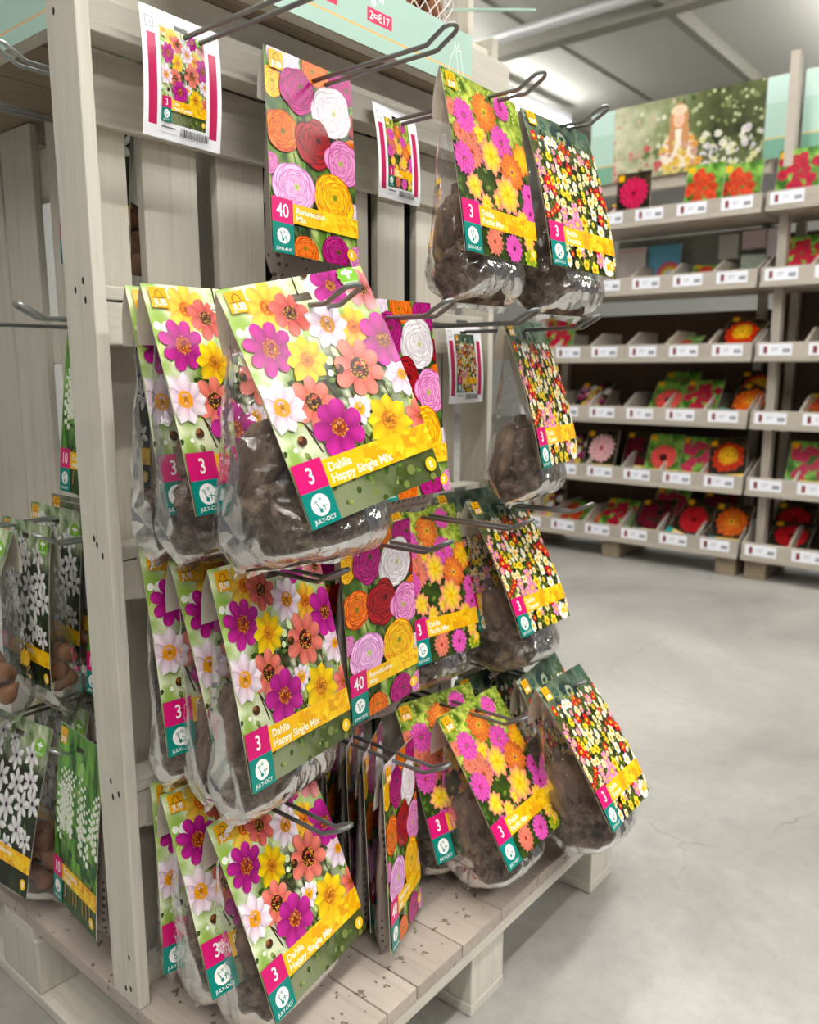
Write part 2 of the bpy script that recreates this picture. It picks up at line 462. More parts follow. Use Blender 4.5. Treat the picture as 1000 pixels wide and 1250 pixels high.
# homography pixel -> card metres, from four measured corners (TL, TR, BL, BR)
def homog(px, w, h):
    dst = [(-w / 2, 0), (w / 2, 0), (-w / 2, h), (w / 2, h)]
    A = []; b = []
    for (x, y), (u, v) in zip(px, dst):
        A += [[x, y, 1, 0, 0, 0, -u * x, -u * y], [0, 0, 0, x, y, 1, -v * x, -v * y]]; b += [u, v]
    hh = np.linalg.solve(np.array(A, float), np.array(b, float))
    def f(x, y):
        d = hh[6] * x + hh[7] * y + 1
        return ((hh[0] * x + hh[1] * y + hh[2]) / d, (hh[3] * x + hh[4] * y + hh[5]) / d)
    def k(x, y, r):        # local size
        a = f(x - r, y); b = f(x + r, y); c = f(x, y - r); d = f(x, y + r)
        return (hypot(a[0] - b[0], a[1] - b[1]) + hypot(c[0] - d[0], c[1] - d[1])) / 4
    return f, k

WHITE = rgb(250, 250, 246); MAG = rgb(214, 22, 112); TEAL = rgb(10, 132, 120); ORANGE = rgb(246, 176, 18); BAND = rgb(246, 190, 16)
DARK = rgb(34, 36, 24)
HOLE = .024
def marks(A, num, title, bandy, bandh, sub=None, boxw=.036, bee=None, months='JULY-OCT', lx=None):
    w, h = A.w, A.h
    x0 = -w / 2
    # maker's mark: orange square with a tulip outline and three letters
    lx = x0 + .018 if lx is None else lx; ly = .016; q = .0115
    A.rect(lx - q, ly - q, lx + q, ly + q * 1.1, ORANGE)
    A.line([(lx - .005, ly + .001), (lx - .0042, ly - .005), (lx, ly - .0085), (lx + .0042, ly - .005), (lx + .005, ly + .001)], .0009, DARK)
    A.line([(lx - .009, ly + .001), (lx + .009, ly + .001)], .0008, DARK)
    A.text('JUB', lx, ly + .0098, .0105, WHITE, bold=.02, align='c')
    if bee:
        bx, by, br = bee
        for k in range(14):
            a = 2 * pi * k / 14
            A.disc(bx + br * .88 * cos(a), by + br * .88 * sin(a), br * .2, rgb(124, 186, 52), 8)
        A.disc(bx, by, br * .95, rgb(124, 186, 52), 18)
        for dx, dy, a, b in ((0, .05, .2, .32), (-.32, -.2, .3, .16), (.32, -.2, .3, .16), (0, -.4, .15, .14)):
            A.disc(bx + dx * br, by + (dy - .1) * br, a * br, WHITE, 10, ry=b * br)
        A.line([(bx - .2 * br, by - .05 * br), (bx + .2 * br, by - .05 * br)], br * .07, rgb(124, 186, 52))
        A.line([(bx - .2 * br, by + .1 * br), (bx + .2 * br, by + .1 * br)], br * .07, rgb(124, 186, 52))
        A.text('FRIENDLY', bx, by + br * .72, br * .36, WHITE, bold=.01, align='c')
    # gold band with leaf shapes showing through
    bx0 = x0 + boxw
    A.rect(bx0, bandy, w / 2, bandy + bandh, BAND)
    for k in range(34):
        cx = A.r.uniform(bx0 + .35 * (w - boxw), w / 2); cy = A.r.uniform(bandy, bandy + bandh); rr = A.r.uniform(.004, .011)
        a0 = A.r.uniform(0, 6)
        p = [(min(w / 2, max(bx0, cx + rr * cos(a0 + t) * (1, .55)[i % 2])), min(bandy + bandh, max(bandy, cy + rr * sin(a0 + t) * (1, .55)[i % 2]))) for i, t in enumerate([0, .9, 1.8, 2.7, 3.6, 4.5, 5.4])]
        A.poly(p, A.r.choice([rgb(255, 214, 40), rgb(238, 170, 10), rgb(252, 204, 24), rgb(228, 160, 20)])); A.up(1e-6)
    A.up(2e-5)
    y1 = bandy + bandh * .46
    A.text(title, bx0 + .006, y1, bandh * .42, rgb(255, 248, 220), bold=.022)
    if sub: A.text(sub, bx0 + .006, bandy + bandh * .86, bandh * .42, rgb(255, 248, 220), bold=.022)
    # count block and planting block
    by = bandy - .004; bh = (h - by) * .45
    A.rect(x0, by, bx0, by + bh, MAG)
    A.text(num, x0 + boxw / 2, by + bh * .76, bh * .78, WHITE, bold=.012, align='c', sx=.8)
    A.rect(x0, by + bh, bx0, h, TEAL)
    cx, cy, r = x0 + boxw / 2, by + bh + (h - by - bh) * .42, boxw * .3
    if A.bow: A.up(1.1e-4)
    A.disc(cx, cy, r, WHITE, 18)
    for dx, dy in ((-.4, -.35), (.1, -.5)):
        A.daisy(cx + dx * r, cy + dy * r, r * .27, 5, TEAL, TEAL, None, wid=.15, m=2, point=.4)
    A.line([(cx - .4 * r, cy - .2 * r), (cx - .1 * r, cy + .5 * r)], r * .12, TEAL); A.disc(cx - .1 * r, cy + .5 * r, r * .22, TEAL, 8)
    A.line([(cx + .35 * r, cy - .1 * r), (cx + .35 * r, cy + .6 * r)], r * .1, TEAL)
    A.line([(cx + .1 * r, cy + .2 * r), (cx + .7 * r, cy + .2 * r)], r * .1, TEAL)
    A.text(months, cx, h - .004, boxw * .16, WHITE, bold=.01, align='c')
    # price-code dot
    A.disc(w / 2 - .014, h - .018, .0085, rgb(252, 200, 30), 18)
    A.text('E', w / 2 - .014, h - .0145, .010, WHITE, bold=.02, align='c')

SLOT = lambda: (-.0135, .0135, .019, .0285)
def bokeh(A, n, y0, y1, cols, rmin=.003, rmax=.011):
    for k in range(n):
        c = A.r.choice(cols)
        A.disc(A.r.uniform(-A.w / 2, A.w / 2), A.r.uniform(y0, y1), A.r.uniform(rmin, rmax), c, 9)

def art_happy():
    w, h = .203, .266
    A = Art(w, h, SLOT(), .005, 3)
    G1, G2, G3 = rgb(238, 244, 206), rgb(150, 184, 76), rgb(44, 66, 26)
    def bgf(u, v):
        n = fbm(u, v, 5, 1); n2 = fbm(u, v, 9, 4)
        c = mixc(G2, G1, (n - .33) * 3.2)
        dk = max(0, 1 - abs(v - .50) / .30) * max(0, 1 - abs(u - .62) / .62)
        c = mixc(c, mixc(rgb(26, 34, 16), rgb(120, 130, 84), (n2 - .3) * 1.6), min(1, dk * 1.8) * (1 if n2 < .66 else .25))
        if v > .82: c = mixc(c, mixc(rgb(20, 24, 10), rgb(84, 96, 40), n), min(1, (v - .80) * 16) * (.72 + .28 * u))
        return c
    A.bg(bgf)
    bokeh(A, 26, 0, .10, [rgb(250, 252, 238), rgb(224, 236, 180), rgb(190, 214, 120)])
    bokeh(A, 14, .14, .2, [rgb(246, 250, 230), rgb(200, 220, 120)])
    bokeh(A, 26, .10, .21, [rgb(232, 240, 206), rgb(250, 250, 240), rgb(96, 120, 50), rgb(60, 84, 34)], .002, .006)
    for q in range(60):
        A.petal(A.r.uniform(-w / 2, w / 2), A.r.uniform(.10, h), A.r.uniform(0, 6.28), A.r.uniform(.006, .016), .0035, rgb(40, 60, 22), A.r.choice([rgb(110, 140, 56), rgb(70, 96, 36), rgb(160, 180, 96)]), m=2)
    bokeh(A, 10, .24, .266, [rgb(120, 130, 66), rgb(70, 84, 34)], .003, .007)
    f, k = homog([(335, 180), (787, 90), (525, 1108), (930, 850)], w, h)
    for a, b in (((560, 500), (640, 640)), ((600, 480), (660, 600)), ((690, 360), (760, 560)), ((520, 640), (590, 800)), ((700, 560), (720, 760)), ((780, 480), (830, 640)), ((540, 690), (640, 830)), ((700, 680), (760, 780)), ((580, 130), (590, 200))):
        A.line([f(*a), f(*b)], .0022, rgb(66, 34, 30))
    YEL = (rgb(232, 150, 0), rgb(255, 224, 20)); MG = (rgb(128, 0, 84), rgb(206, 40, 156)); CO = (rgb(196, 58, 54), rgb(246, 140, 120)); WH = (rgb(224, 176, 202), rgb(255, 244, 248))
    CEN = rgb(150, 62, 14); DOT = rgb(250, 190, 40)
    L = [(490, 250, 84, 8, (rgb(244, 168, 20), rgb(255, 222, 90)), rgb(214, 96, 20), .3, .2),
         (690, 165, 62, 7, MG, CEN, .25, .1), (780, 178, 62, 6, (rgb(150, 20, 40), rgb(250, 170, 170)), rgb(60, 10, 20), .22, .4),
         (735, 320, 58, 7, (rgb(230, 120, 10), rgb(255, 210, 60)), rgb(206, 96, 20), .34, .3),
         (555, 270, 64, 7, (rgb(170, 40, 50), rgb(238, 120, 106)), rgb(70, 30, 20), .34, .0),
         (850, 490, 62, 8, WH, rgb(230, 150, 20), .24, .1),
         (660, 312, 72, 9, WH, rgb(196, 120, 14), .34, .2),
         (885, 640, 46, 7, CO, CEN, .2, .2),
         (812, 365, 74, 7, MG, rgb(120, 40, 20), .28, .3),
         (715, 625, 44, 8, WH, rgb(240, 170, 20), .42, .1),
         (475, 412, 84, 8, MG, rgb(160, 60, 20), .33, .35),
         (580, 450, 74, 8, YEL, rgb(206, 120, 20), .30, .1),
         (580, 612, 78, 8, CO, rgb(66, 30, 14), .36, .2),
         (480, 640, 88, 9, WH, rgb(230, 150, 20), .33, .0),
         (730, 475, 84, 8, CO, rgb(64, 26, 10), .36, .45),
         (645, 702, 86, 7, MG, rgb(160, 60, 20), .30, .55),
         (795, 662, 78, 8, YEL, rgb(196, 112, 20), .33, .3)]
    for x, y, r, n, (b, t), c, cr, ro in L:
        X, Y = f(x, y); rr = k(x, y, r)
        A.daisy(X, Y, rr * 1.06, n, b, t, c, cr, .30 if b in (YEL[0], WH[0]) else .265 if n > 7 else .32, ro, dots=DOT, m=5, point=.4 if b in (YEL[0], WH[0]) else 0.)
    for x, y in ((528, 765), (672, 480), (612, 120)):
        X, Y = f(x, y); A.disc(X, Y, .006, rgb(70, 40, 20), 9); A.disc(X - .002, Y - .003, .003, rgb(150, 90, 40), 7)
    marks(A, '3', 'Dahlia', .200, .031, 'Happy Single Mix', .040, bee=(*f(742, 130), .0145))
    return A

def art_ranunc():
    w, h = .156, .277
    A = Art(w, h, SLOT(), 0., 5)
    A.bg(lambda u, v: mixc(mixc(rgb(26, 48, 14), rgb(96, 140, 40), (fbm(u, v, 6, 2) - .3) * 2.2), rgb(190, 206, 120), max(0, fbm(u, v, 10, 8) - .62) * 4))
    for q in range(40):
        x = A.r.uniform(-w / 2, w / 2); y = A.r.uniform(0, h)
        A.line([(x, y), (x + A.r.uniform(-.012, .012), y + A.r.uniform(.015, .04))], .0024, A.r.choice([rgb(110, 160, 50), rgb(60, 100, 26), rgb(160, 196, 90)]))
    f, k = homog([(118, 150), (462, 320), (160, 965), (490, 1020)], w, h)
    P = {'mag': (rgb(120, 0, 76), rgb(206, 30, 140), rgb(90, 70, 10)), 'wh': (rgb(214, 196, 206), rgb(255, 252, 252), rgb(220, 220, 160)),
         'or': (rgb(196, 50, 0), rgb(255, 140, 20), rgb(130, 130, 20)), 'red': (rgb(96, 0, 8), rgb(186, 16, 26), rgb(90, 0, 10)),
         'pk': (rgb(206, 80, 160), rgb(252, 170, 222), rgb(190, 200, 90)), 'lp': (rgb(222, 130, 204), rgb(255, 204, 244), rgb(210, 220, 120)),
         'ye': (rgb(240, 130, 0), rgb(255, 220, 20), rgb(150, 160, 10)), 'pw': (rgb(226, 196, 220), rgb(250, 236, 248), rgb(220, 220, 190))}
    for x, y, r, c in [(200, 215, 78, 'pw'), (150, 300, 60, 'ye'), (325, 280, 62, 'or'), (432, 352, 66, 'mag'), (150, 620, 44, 'pk'), (470, 500, 40, 'red'), (478, 830, 44, 'pw'), (465, 590, 40, 'or'),
                       (252, 350, 84, 'mag'), (390, 445, 92, 'wh'), (195, 500, 84, 'or'), (320, 560, 94, 'red'), (432, 635, 80, 'pk'), (243, 725, 104, 'lp'), (398, 772, 94, 'ye'),
                       (290, 962, 62, 'or'), (405, 968, 66, 'mag'), (485, 985, 40, 'pk')]:
        X, Y = f(x, y); d, l, c = P[c]
        A.ranunc(X, Y, k(x, y, r) * .88, d, l, c, rot=A.r.uniform(0, 6), tilt=(A.r.uniform(-.8, .8), A.r.uniform(-.9, .3)))
    marks(A, '40', 'Ranunculus', .206, .027, 'Mix', .036, months='JUNE-AUG')
    return A

def art_pacific():
    w, h = .187, .262
    A = Art(w, h, SLOT(), .004, 9)
    A.bg(lambda u, v: mixc(mixc(rgb(66, 96, 18), rgb(206, 220, 90), (fbm(u, v, 12, 3) - .3) * 2.4), mixc(rgb(22, 26, 12), rgb(70, 96, 30), fbm(u, v, 8, 6)), (v - .25) * 4))
    for q in range(150):
        x = A.r.uniform(-w / 2, w / 2); y = A.r.uniform(0, .07)
        A.petal(x, y, A.r.uniform(0, 6.28), A.r.uniform(.005, .012), .0022, rgb(70, 110, 20), A.r.choice([rgb(206, 226, 90), rgb(150, 190, 50), rgb(232, 230, 120)]), m=2)
    for q in range(60):
        x = A.r.uniform(-w / 2, w / 2); y = A.r.uniform(.07, h)
        A.petal(x, y, A.r.uniform(0, 6.28), A.r.uniform(.008, .018), .004, rgb(30, 54, 14), A.r.choice([rgb(90, 130, 40), rgb(60, 96, 26), rgb(140, 160, 60)]), m=2)
    f, k = homog([(345, 215), (510, 130), (545, 650), (695, 505)], w, h)
    PK = (rgb(200, 20, 130), rgb(252, 104, 204)); OR = (rgb(255, 190, 60), rgb(248, 104, 50)); YO = (rgb(255, 200, 20), rgb(248, 90, 60)); YP = (rgb(255, 222, 20), rgb(250, 108, 140)); CO = (rgb(214, 60, 50), rgb(252, 150, 120))
    for x, y, r, c, t in [(470, 305, 26, YP, 's'), (500, 345, 24, PK, 'p'), (455, 330, 22, CO, 'p'), (395, 300, 20, CO, 'p'), (540, 300, 24, PK, 'p'), (610, 345, 24, PK, 'p'), (430, 345, 22, CO, 'p'), (560, 430, 20, YP, 's'),
                          (460, 235, 38, OR, 'p'), (488, 185, 24, PK, 'p'), (425, 292, 34, PK, 'p'), (515, 275, 32, PK, 'p'), (565, 270, 30, YO, 's'), (508, 335, 35, YP, 's'), (558, 325, 36, YO, 'p'),
                          (470, 372, 34, CO, 'p'), (460, 407, 34, PK, 'p'), (570, 395, 38, YP, 's'), (502, 455, 27, YP, 's'), (540, 470, 20, YP, 's'), (628, 390, 28, PK, 'p'), (620, 425, 20, YP, 's'),
                          (578, 490, 26, CO, 'p'), (530, 520, 28, PK, 'p'), (590, 552, 28, CO, 'p'), (632, 520, 28, PK, 'p'), (672, 505, 20, (rgb(120, 150, 20), rgb(230, 236, 60)), 's'), (652, 465, 18, YP, 's')]:
        X, Y = f(x, y); rr = k(x, y, r) * 1.02
        if t == 'p': A.pom(X, Y, rr, 4, 15, *c)
        else: A.daisy(X, Y, rr * 1.05, 9, c[0], c[1], rgb(250, 190, 20), .2, .27, A.r.uniform(0, 1), mid=mixc(c[0], c[1], .22), point=.4, m=5)
    marks(A, '3', 'Dahlia', .192, .029, 'Pacific Mix', .040)
    return A

def art_meadow():
    w, h = .187, .262
    A = Art(w, h, SLOT(), .008, 12)
    A.bg(lambda u, v: mixc(mixc(rgb(44, 62, 52), rgb(120, 136, 110), (fbm(u, v, 5, 3) - .3) * 2), mixc(rgb(24, 26, 10), rgb(104, 112, 44), (fbm(u, v, 14, 6) - .3) * 2), (v - .12) * 6))
    bokeh(A, 12, 0, .04, [rgb(150, 164, 140), rgb(60, 90, 76), rgb(40, 60, 60)], .006, .016)
    for q in range(420):
        x = A.r.uniform(-w / 2, w / 2); y = A.r.uniform(.035, h)
        A.petal(x, y, A.r.uniform(0, 6.28), A.r.uniform(.005, .014), .0022, rgb(50, 60, 14), A.r.choice([rgb(200, 200, 70), rgb(120, 140, 40), rgb(70, 90, 30)]), m=2)
    C = [((rgb(170, 0, 10), rgb(236, 40, 44)), rgb(250, 200, 30)), ((rgb(250, 236, 190), rgb(255, 255, 250)), rgb(250, 196, 10)), ((rgb(246, 190, 10), rgb(255, 238, 60)), rgb(210, 120, 10)), ((rgb(232, 70, 130), rgb(255, 180, 206)), rgb(250, 214, 60)), ((rgb(250, 210, 60), rgb(255, 250, 214)), rgb(230, 150, 10))]
    pts = []
    for q in range(2600):
        y = .045 + (h - .05) * A.r.random(); x = A.r.uniform(-w / 2, w / 2)
        r = (.0058 + .006 * (y / h)) * A.r.choice((.65, .9, 1.15, 1.4, 1.7))
        if y < .075 and A.r.random() < .35: continue
        if all(hypot(x - a, y - b) > (r + c) * .70 for a, b, c in pts): pts.append((x, y, r))
        if len(pts) > 150: break
    for x, y, r in sorted(pts, key=lambda p: p[1]):
        (b, t), c = A.r.choice(C if y > .06 else C[:1] * 2 + C[1:2])
        A.daisy(x, y, r, A.r.choice((6, 7, 8)), b, t, c, .28, .34, A.r.uniform(0, 1), m=2, sq=A.r.uniform(.6, 1), point=A.r.choice((0, .4)))
    marks(A, '3', 'Dahlia', .196, .029, 'Topmix', .040)
    return A

def art_star():
    w, h = .187, .262
    A = Art(w, h, SLOT(), .004, 15)
    A.bg(lambda u, v: mixc(mixc(rgb(90, 120, 60), rgb(226, 234, 200), (fbm(u, v, 7, 3) - .3) * 2.2), mixc(rgb(6, 12, 6), rgb(44, 64, 28), (fbm(u * 3, v, 5, 6) - .25) * 1.6), (v - .10) * 5))
    for q in range(46):
        x = A.r.uniform(-w / 2, w / 2); y = A.r.uniform(.06, .2)
        A.line([(x, y), (x + A.r.uniform(-.02, .02), y + .07)], .004, A.r.choice([rgb(40, 66, 30), rgb(84, 110, 56), rgb(24, 40, 18)]))
    for x, y, r in [(-.05, .03, .02), (-.01, .035, .018), (.05, .05, .024), (-.06, .06, .024), (.005, .06, .024), (.06, .09, .024), (-.07, .1, .026), (-.03, .1, .026), (.02, .1, .026), (.075, .12, .024), (-.05, .135, .026), (0, .14, .028), (.045, .13, .024), (-.07, .165, .024), (-.02, .175, .028), (.04, .17, .026), (.07, .18, .02), (-.045, .2, .022), (.015, .2, .02)]:
        A.daisy(x, y, r, 6, rgb(206, 200, 206), rgb(252, 252, 246), rgb(60, 14, 40), .16, .24, A.r.uniform(0, 1), point=.5)
    marks(A, '10', 'Gladiolus callianthus', .200, .026, None, .036, bee=(.068, .034, .0145), months='JULY-SEPT')
    return A

def art_lily():
    w, h = .156, .277
    A = Art(w, h, SLOT(), .003, 18)
    A.bg(lambda u, v: mixc(mixc(rgb(30, 84, 22), rgb(120, 190, 60), (fbm(u * 2, v, 4, 3) - .3) * 2.2), mixc(rgb(14, 30, 12), rgb(60, 100, 40), fbm(u, v, 8, 6)), (v - .7) * 5))
    for q in range(16):
        x = A.r.uniform(-w / 2, w / 2); y = A.r.uniform(.16, .25)
        A.petal(x, y, -pi / 2 + A.r.uniform(-.3, .3), A.r.uniform(.09, .16), .016, rgb(24, 70, 24), A.r.choice([rgb(110, 170, 70), rgb(60, 130, 50), rgb(150, 200, 100)]), m=5)
    for q in range(19):
        x = A.r.uniform(-w / 2, w / 2) * .95; y0 = A.r.uniform(.05, .10); L = A.r.uniform(.06, .1); dx = A.r.uniform(-.012, .012)
        A.line([(x, y0), (x + dx, y0 + L)], .0014, rgb(160, 200, 110))
        for j in range(13):
            t = j / 13; s = (-1) ** j
            A.disc(x + dx * t + s * A.r.uniform(.002, .006), y0 + L * t, (.0022 + .002 * t) * 1.35, rgb(252, 254, 244), 8, rgb(216, 226, 196))
    for q in range(7):
        x = -.03 + q * .014
        A.line([(x, .205), (x + A.r.uniform(-.006, .01), .262)], .003, rgb(176, 120, 70))
    marks(A, '10', 'Convallaria', .212, .026, 'majalis', .034, months='APR-MAY')
    return A

def art_allium():
    w, h = .187, .262
    A = Art(w, h, SLOT(), .0, 21)
    A.bg(lambda u, v: mixc(rgb(150, 140, 126), rgb(60, 100, 40), (fbm(u, v, 5, 3) - .35) * 3))
    for j in range(5):
        A.line([(-w / 2, .01 + j * .013), (w / 4, .01 + j * .013)], .0016, rgb(200, 192, 180))
    for q in range(14):
        A.pom(A.r.uniform(-.08, .08), A.r.uniform(.04, .2), A.r.uniform(.014, .024), 3, 14, rgb(96, 66, 130), rgb(186, 160, 210), wid=.12)
    marks(A, '10', '', .200, .026, None, .036)
    return A

PRINT = {}
def print_mesh(kind):
    if kind not in PRINT:
        A = {'h': art_happy, 'r': art_ranunc, 'p': art_pacific, 'w': art_meadow, 's': art_star, 'l': art_lily, 'a': art_allium}[kind]()
        PRINT[kind] = (A, A.mesh('printed_card', M['print'], HOLE))
    return PRINT[kind]
SIZE = {'h': (.203, .266), 'r': (.156, .277), 'p': (.187, .262), 'w': (.187, .262), 's': (.187, .262), 'l': (.156, .277), 'a': (.187, .262)}

# ------------------------------------------------------------------ packets
_bag = {}
def bag_mesh(w, h, tilt, dep, thin, seed, ext):
    L = h + (ext if not thin else .004)
    nu, nv = 56, 44
    bm = bmesh.new(); rows = []
    rr = random.Random(seed)
    ph = [rr.uniform(0, 6) for _ in range(10)]
    for j in range(nv + 1):
        s = j / nv
        z = .004 - .006 - s * (L - .012)
        card_y = -sin(tilt) * (L * s) / max(.5, cos(tilt)) * .96
        if s < .9: fy = card_y + .004
        b = .010 + dep * (s ** 1.25)
        fy = -sin(tilt) * s * L + .005
        by = b
        cl = 1.
        if s > .84: cl = max(.05, max(0., cos((s - .84) / .16 * pi / 2)) ** .5)
        if s < .12: cl = .25 + .75 * s / .12
        cy = (fy + by) / 2 * (1 if s < .8 else 1); d = max(.003, (by - fy) / 2 * cl)
        hw = w / 2 * (.88 + .10 * min(1, s * 2)) * (1 if s < .86 else 1 - .10 * ((s - .86) / .14) ** 2)
        row = []
        for i in range(nu):
            a = 2 * pi * i / nu; c, q = cos(a), sin(a)
            ex = 2 / 2.8
            x = hw * (abs(c) ** ex) * (1 if c > 0 else -1); y = d * (abs(q) ** ex) * (1 if q > 0 else -1)
            amp = .0026 * (0.25 + 1.1 * s) * (.45 if s > .86 else 1)
            wr = sin(a * 5 + ph[0] + s * 3) * .5 + sin(a * 9 + ph[1] - s * 5) * .45 + sin(a * 17 + ph[2] + s * 9) * .25
            wr += noise.noise(Vector((x * 60 + ph[3], y * 60, z * 28))) * 1.3
            yy = cy + y + (amp * wr if q > -.2 else amp * wr * .3)
            xx = x * (1 + .04 * wr * (.3 + s) * .5) + noise.noise(Vector((a * 2, s * 6, ph[4]))) * .004
            if q < -.2: yy = max(yy, fy - .001)
            zz = z + (noise.noise(Vector((x * 30, ph[5], y * 30))) * .006 if s > .8 else 0)
            row.append(bm.verts.new((xx, yy, zz)))
        rows.append(row)
    for j in range(nv):
        for i in range(nu):
            f = bm.faces.new((rows[j][i], rows[j][(i + 1) % nu], rows[j + 1][(i + 1) % nu], rows[j + 1][i])); f.smooth = True
    # sealed fin along the bottom
    bot = rows[-1]; prev = bot
    for t in range(1, 4):
        nr = [bm.verts.new(v.co + Vector((0, .003 * sin(i * .9 + ph[6]) + (.002 * t), -.0035 * t + .0015 * sin(i * .7 + ph[7])))) for i, v in enumerate(bot)]
        for i in range(nu):
            f = bm.faces.new((prev[i], prev[(i + 1) % nu], nr[(i + 1) % nu], nr[i])); f.smooth = True
        prev = nr
    return bm_mesh('plastic_bag', bm, M['dotbag'] if thin else M['film'], True)

def peat_mat():
    m, nt, b, o = new_mat('dark_peat')
    tc = N(nt, 'ShaderNodeTexCoord'); nz = N(nt, 'ShaderNodeTexNoise', Scale=70., Detail=8., Roughness=.75); nt.links.new(tc.outputs['Object'], nz.inputs['Vector'])
    n2 = N(nt, 'ShaderNodeTexNoise', Scale=24., Detail=4., Roughness=.6, Distortion=1.); nt.links.new(tc.outputs['Object'], n2.inputs['Vector'])
    av = N(nt, 'ShaderNodeMath', operation='MULTIPLY_ADD'); av.inputs[1].default_value = .55; nt.links.new(nz.outputs['Fac'], av.inputs[0])
    a2 = N(nt, 'ShaderNodeMath', operation='MULTIPLY'); a2.inputs[1].default_value = .55; nt.links.new(n2.outputs['Fac'], a2.inputs[0]); nt.links.new(a2.outputs[0], av.inputs[2])
    c = ramp(nt, av.outputs[0], [(.38, rgb(34, 26, 21)), (.53, rgb(88, 69, 55)), (.66, rgb(156, 132, 110))])
    nt.links.new(c, b.inputs['Base Color']); b.inputs['Roughness'].default_value = .9
    bp = N(nt, 'ShaderNodeBump', Strength=.8, Distance=.006); nt.links.new(nz.outputs['Fac'], bp.inputs['Height']); nt.links.new(bp.outputs[0], b.inputs['Normal'])
    return m
M['peat'] = peat_mat()
def peat_mesh(w, h, tilt, dep, seed, ext):
    L = h + ext; nu, nv = 40, 22; bm = bmesh.new(); rows = []
    for j in range(nv + 1):
        s = .62 + .352 * j / nv; row = []
        fy = -sin(tilt) * s * L + .009; by = .007 + dep * (s ** 1.25)
        cl = 1. if s < .84 else max(.10, max(0., cos((s - .84) / .135 * pi / 2 * .98)) ** .5)
        tp = min(1, .15 + (s - .62) / .10)
        cy = (fy + by) / 2; d = max(.002, (by - fy) / 2 * cl * tp ** .5); hw = w / 2 * .9 * tp ** .3 * (1 if s < .9 else .94)
        for i in range(nu):
            a = 2 * pi * i / nu; c, q = cos(a), sin(a)
            x = hw * (abs(c) ** .75) * (1 if c > 0 else -1); y = d * (abs(q) ** .75) * (1 if q > 0 else -1)
            n1 = noise.noise(Vector((x * 38 + seed, y * 38, s * 9))); n2 = noise.noise(Vector((x * 95, y * 95 + seed, s * 26)))
            k = 1 - .42 * abs(n1) - .16 * abs(n2)
            row.append(bm.verts.new((x * k, cy + y * k, -s * L + n1 * .016 * max(0, 1 - j / 9))))
        rows.append(row)
    for j in range(nv):
        for i in range(nu): bm.faces.new((rows[j][i], rows[j][(i + 1) % nu], rows[j + 1][(i + 1) % nu], rows[j + 1][i]))
    bm.faces.new(rows[0][::-1]); bm.faces.new(rows[-1])
    return bm_mesh('packing_peat', bm, M['peat'], True)
_peat = {}
def tuber_mesh(size, seed):
    rr = random.Random(seed); bm = bmesh.new()
    for k in range(6):
        a = k * 1.05 + rr.uniform(-.25, .25); L = size * rr.uniform(.75, 1.15)
        out = rr.uniform(.22, .40); pts = []; rad = []
        for j in range(8):
            t = j / 7
            x = cos(a) * L * out * t ** .8; y = sin(a) * L * out * t ** .8
            z = size * .42 - L * (.15 * t + .85 * t * t)
            pts.append((x + rr.uniform(-1, 1) * .002, y + rr.uniform(-1, 1) * .002, z))
            rad.append(size * (.08 + .17 * sin(pi * min(.97, t * .85 + .12)) ** .9) * rr.uniform(.9, 1.1) * (1 if j < 7 else .25))
        add_tube(bm, pts, .01, 9, rad)
    add_tube(bm, [(0, 0, size * .25), (.003, .002, size * .5), (.006, 0, size * .72)], .01, 8, [size * .16, size * .13, size * .09])
    for k in range(16):     # dry root hairs
        a = rr.uniform(0, 6.28); z0 = rr.uniform(-.4, .2) * size
        p = Vector((cos(a), sin(a), 0)) * size * .30; p.z = z0
        pts = [p]
        for j in range(4):
            p = p + Vector((rr.uniform(-.4, .4) + cos(a) * .3, rr.uniform(-.4, .4) + sin(a) * .3, rr.uniform(-.5, .5))) * size * .10; pts.append(p.copy())
        add_tube(bm, pts, .0007, 4)
    return bm_mesh('tuber', bm, M['tuber'], True)
TUB = [tuber_mesh(.075, 40 + i) for i in range(4)]
def bulb_mesh():
    bm = bmesh.new()
    prof = [(.001, -.016), (.012, -.013), (.017, -.004), (.015, .006), (.008, .014), (.003, .021), (.001, .024)]
    rows = [[bm.verts.new((r * cos(2 * pi * i / 12), r * sin(2 * pi * i / 12), z)) for i in range(12)] for r, z in prof]
    for a, b in zip(rows, rows[1:]):
        for i in range(12): bm.faces.new((a[i], a[(i + 1) % 12], b[(i + 1) % 12], b[i]))
    bm.faces.new(rows[0][::-1]); bm.faces.new(rows[-1])
    return bm_mesh('bulb', bm, M['bulb'], True)
BULB = bulb_mesh()
_flap = {}
def flap_mesh(w, tilt):
    key = (w, round(tilt, 2))
    if key not in _flap:
        bm = bmesh.new(); n = 8; top = Vector((0, sin(tilt) * HOLE, cos(tilt) * HOLE))
        d = Vector((0, .16, -1)).normalized(); rows = []
        for j in range(n + 1):
            t = j / n; p = top + d * (.068 * t) + Vector((0, .004 * sin(pi * t), 0))
            rows.append([bm.verts.new((x, p.y, p.z)) for x in (-w / 2, -.0135, .0135, w / 2)])
        for j in range(n):
            for i in range(3):
                if i == 1 and j in (2, 3): continue
                bm.faces.new((rows[j][i], rows[j + 1][i], rows[j + 1][i + 1], rows[j][i + 1]))
        r = bmesh.ops.solidify(bm, geom=bm.faces[:], thickness=.0007)
        _flap[key] = bm_mesh('back_flap', bm, M['stock'])
    return _flap[key]

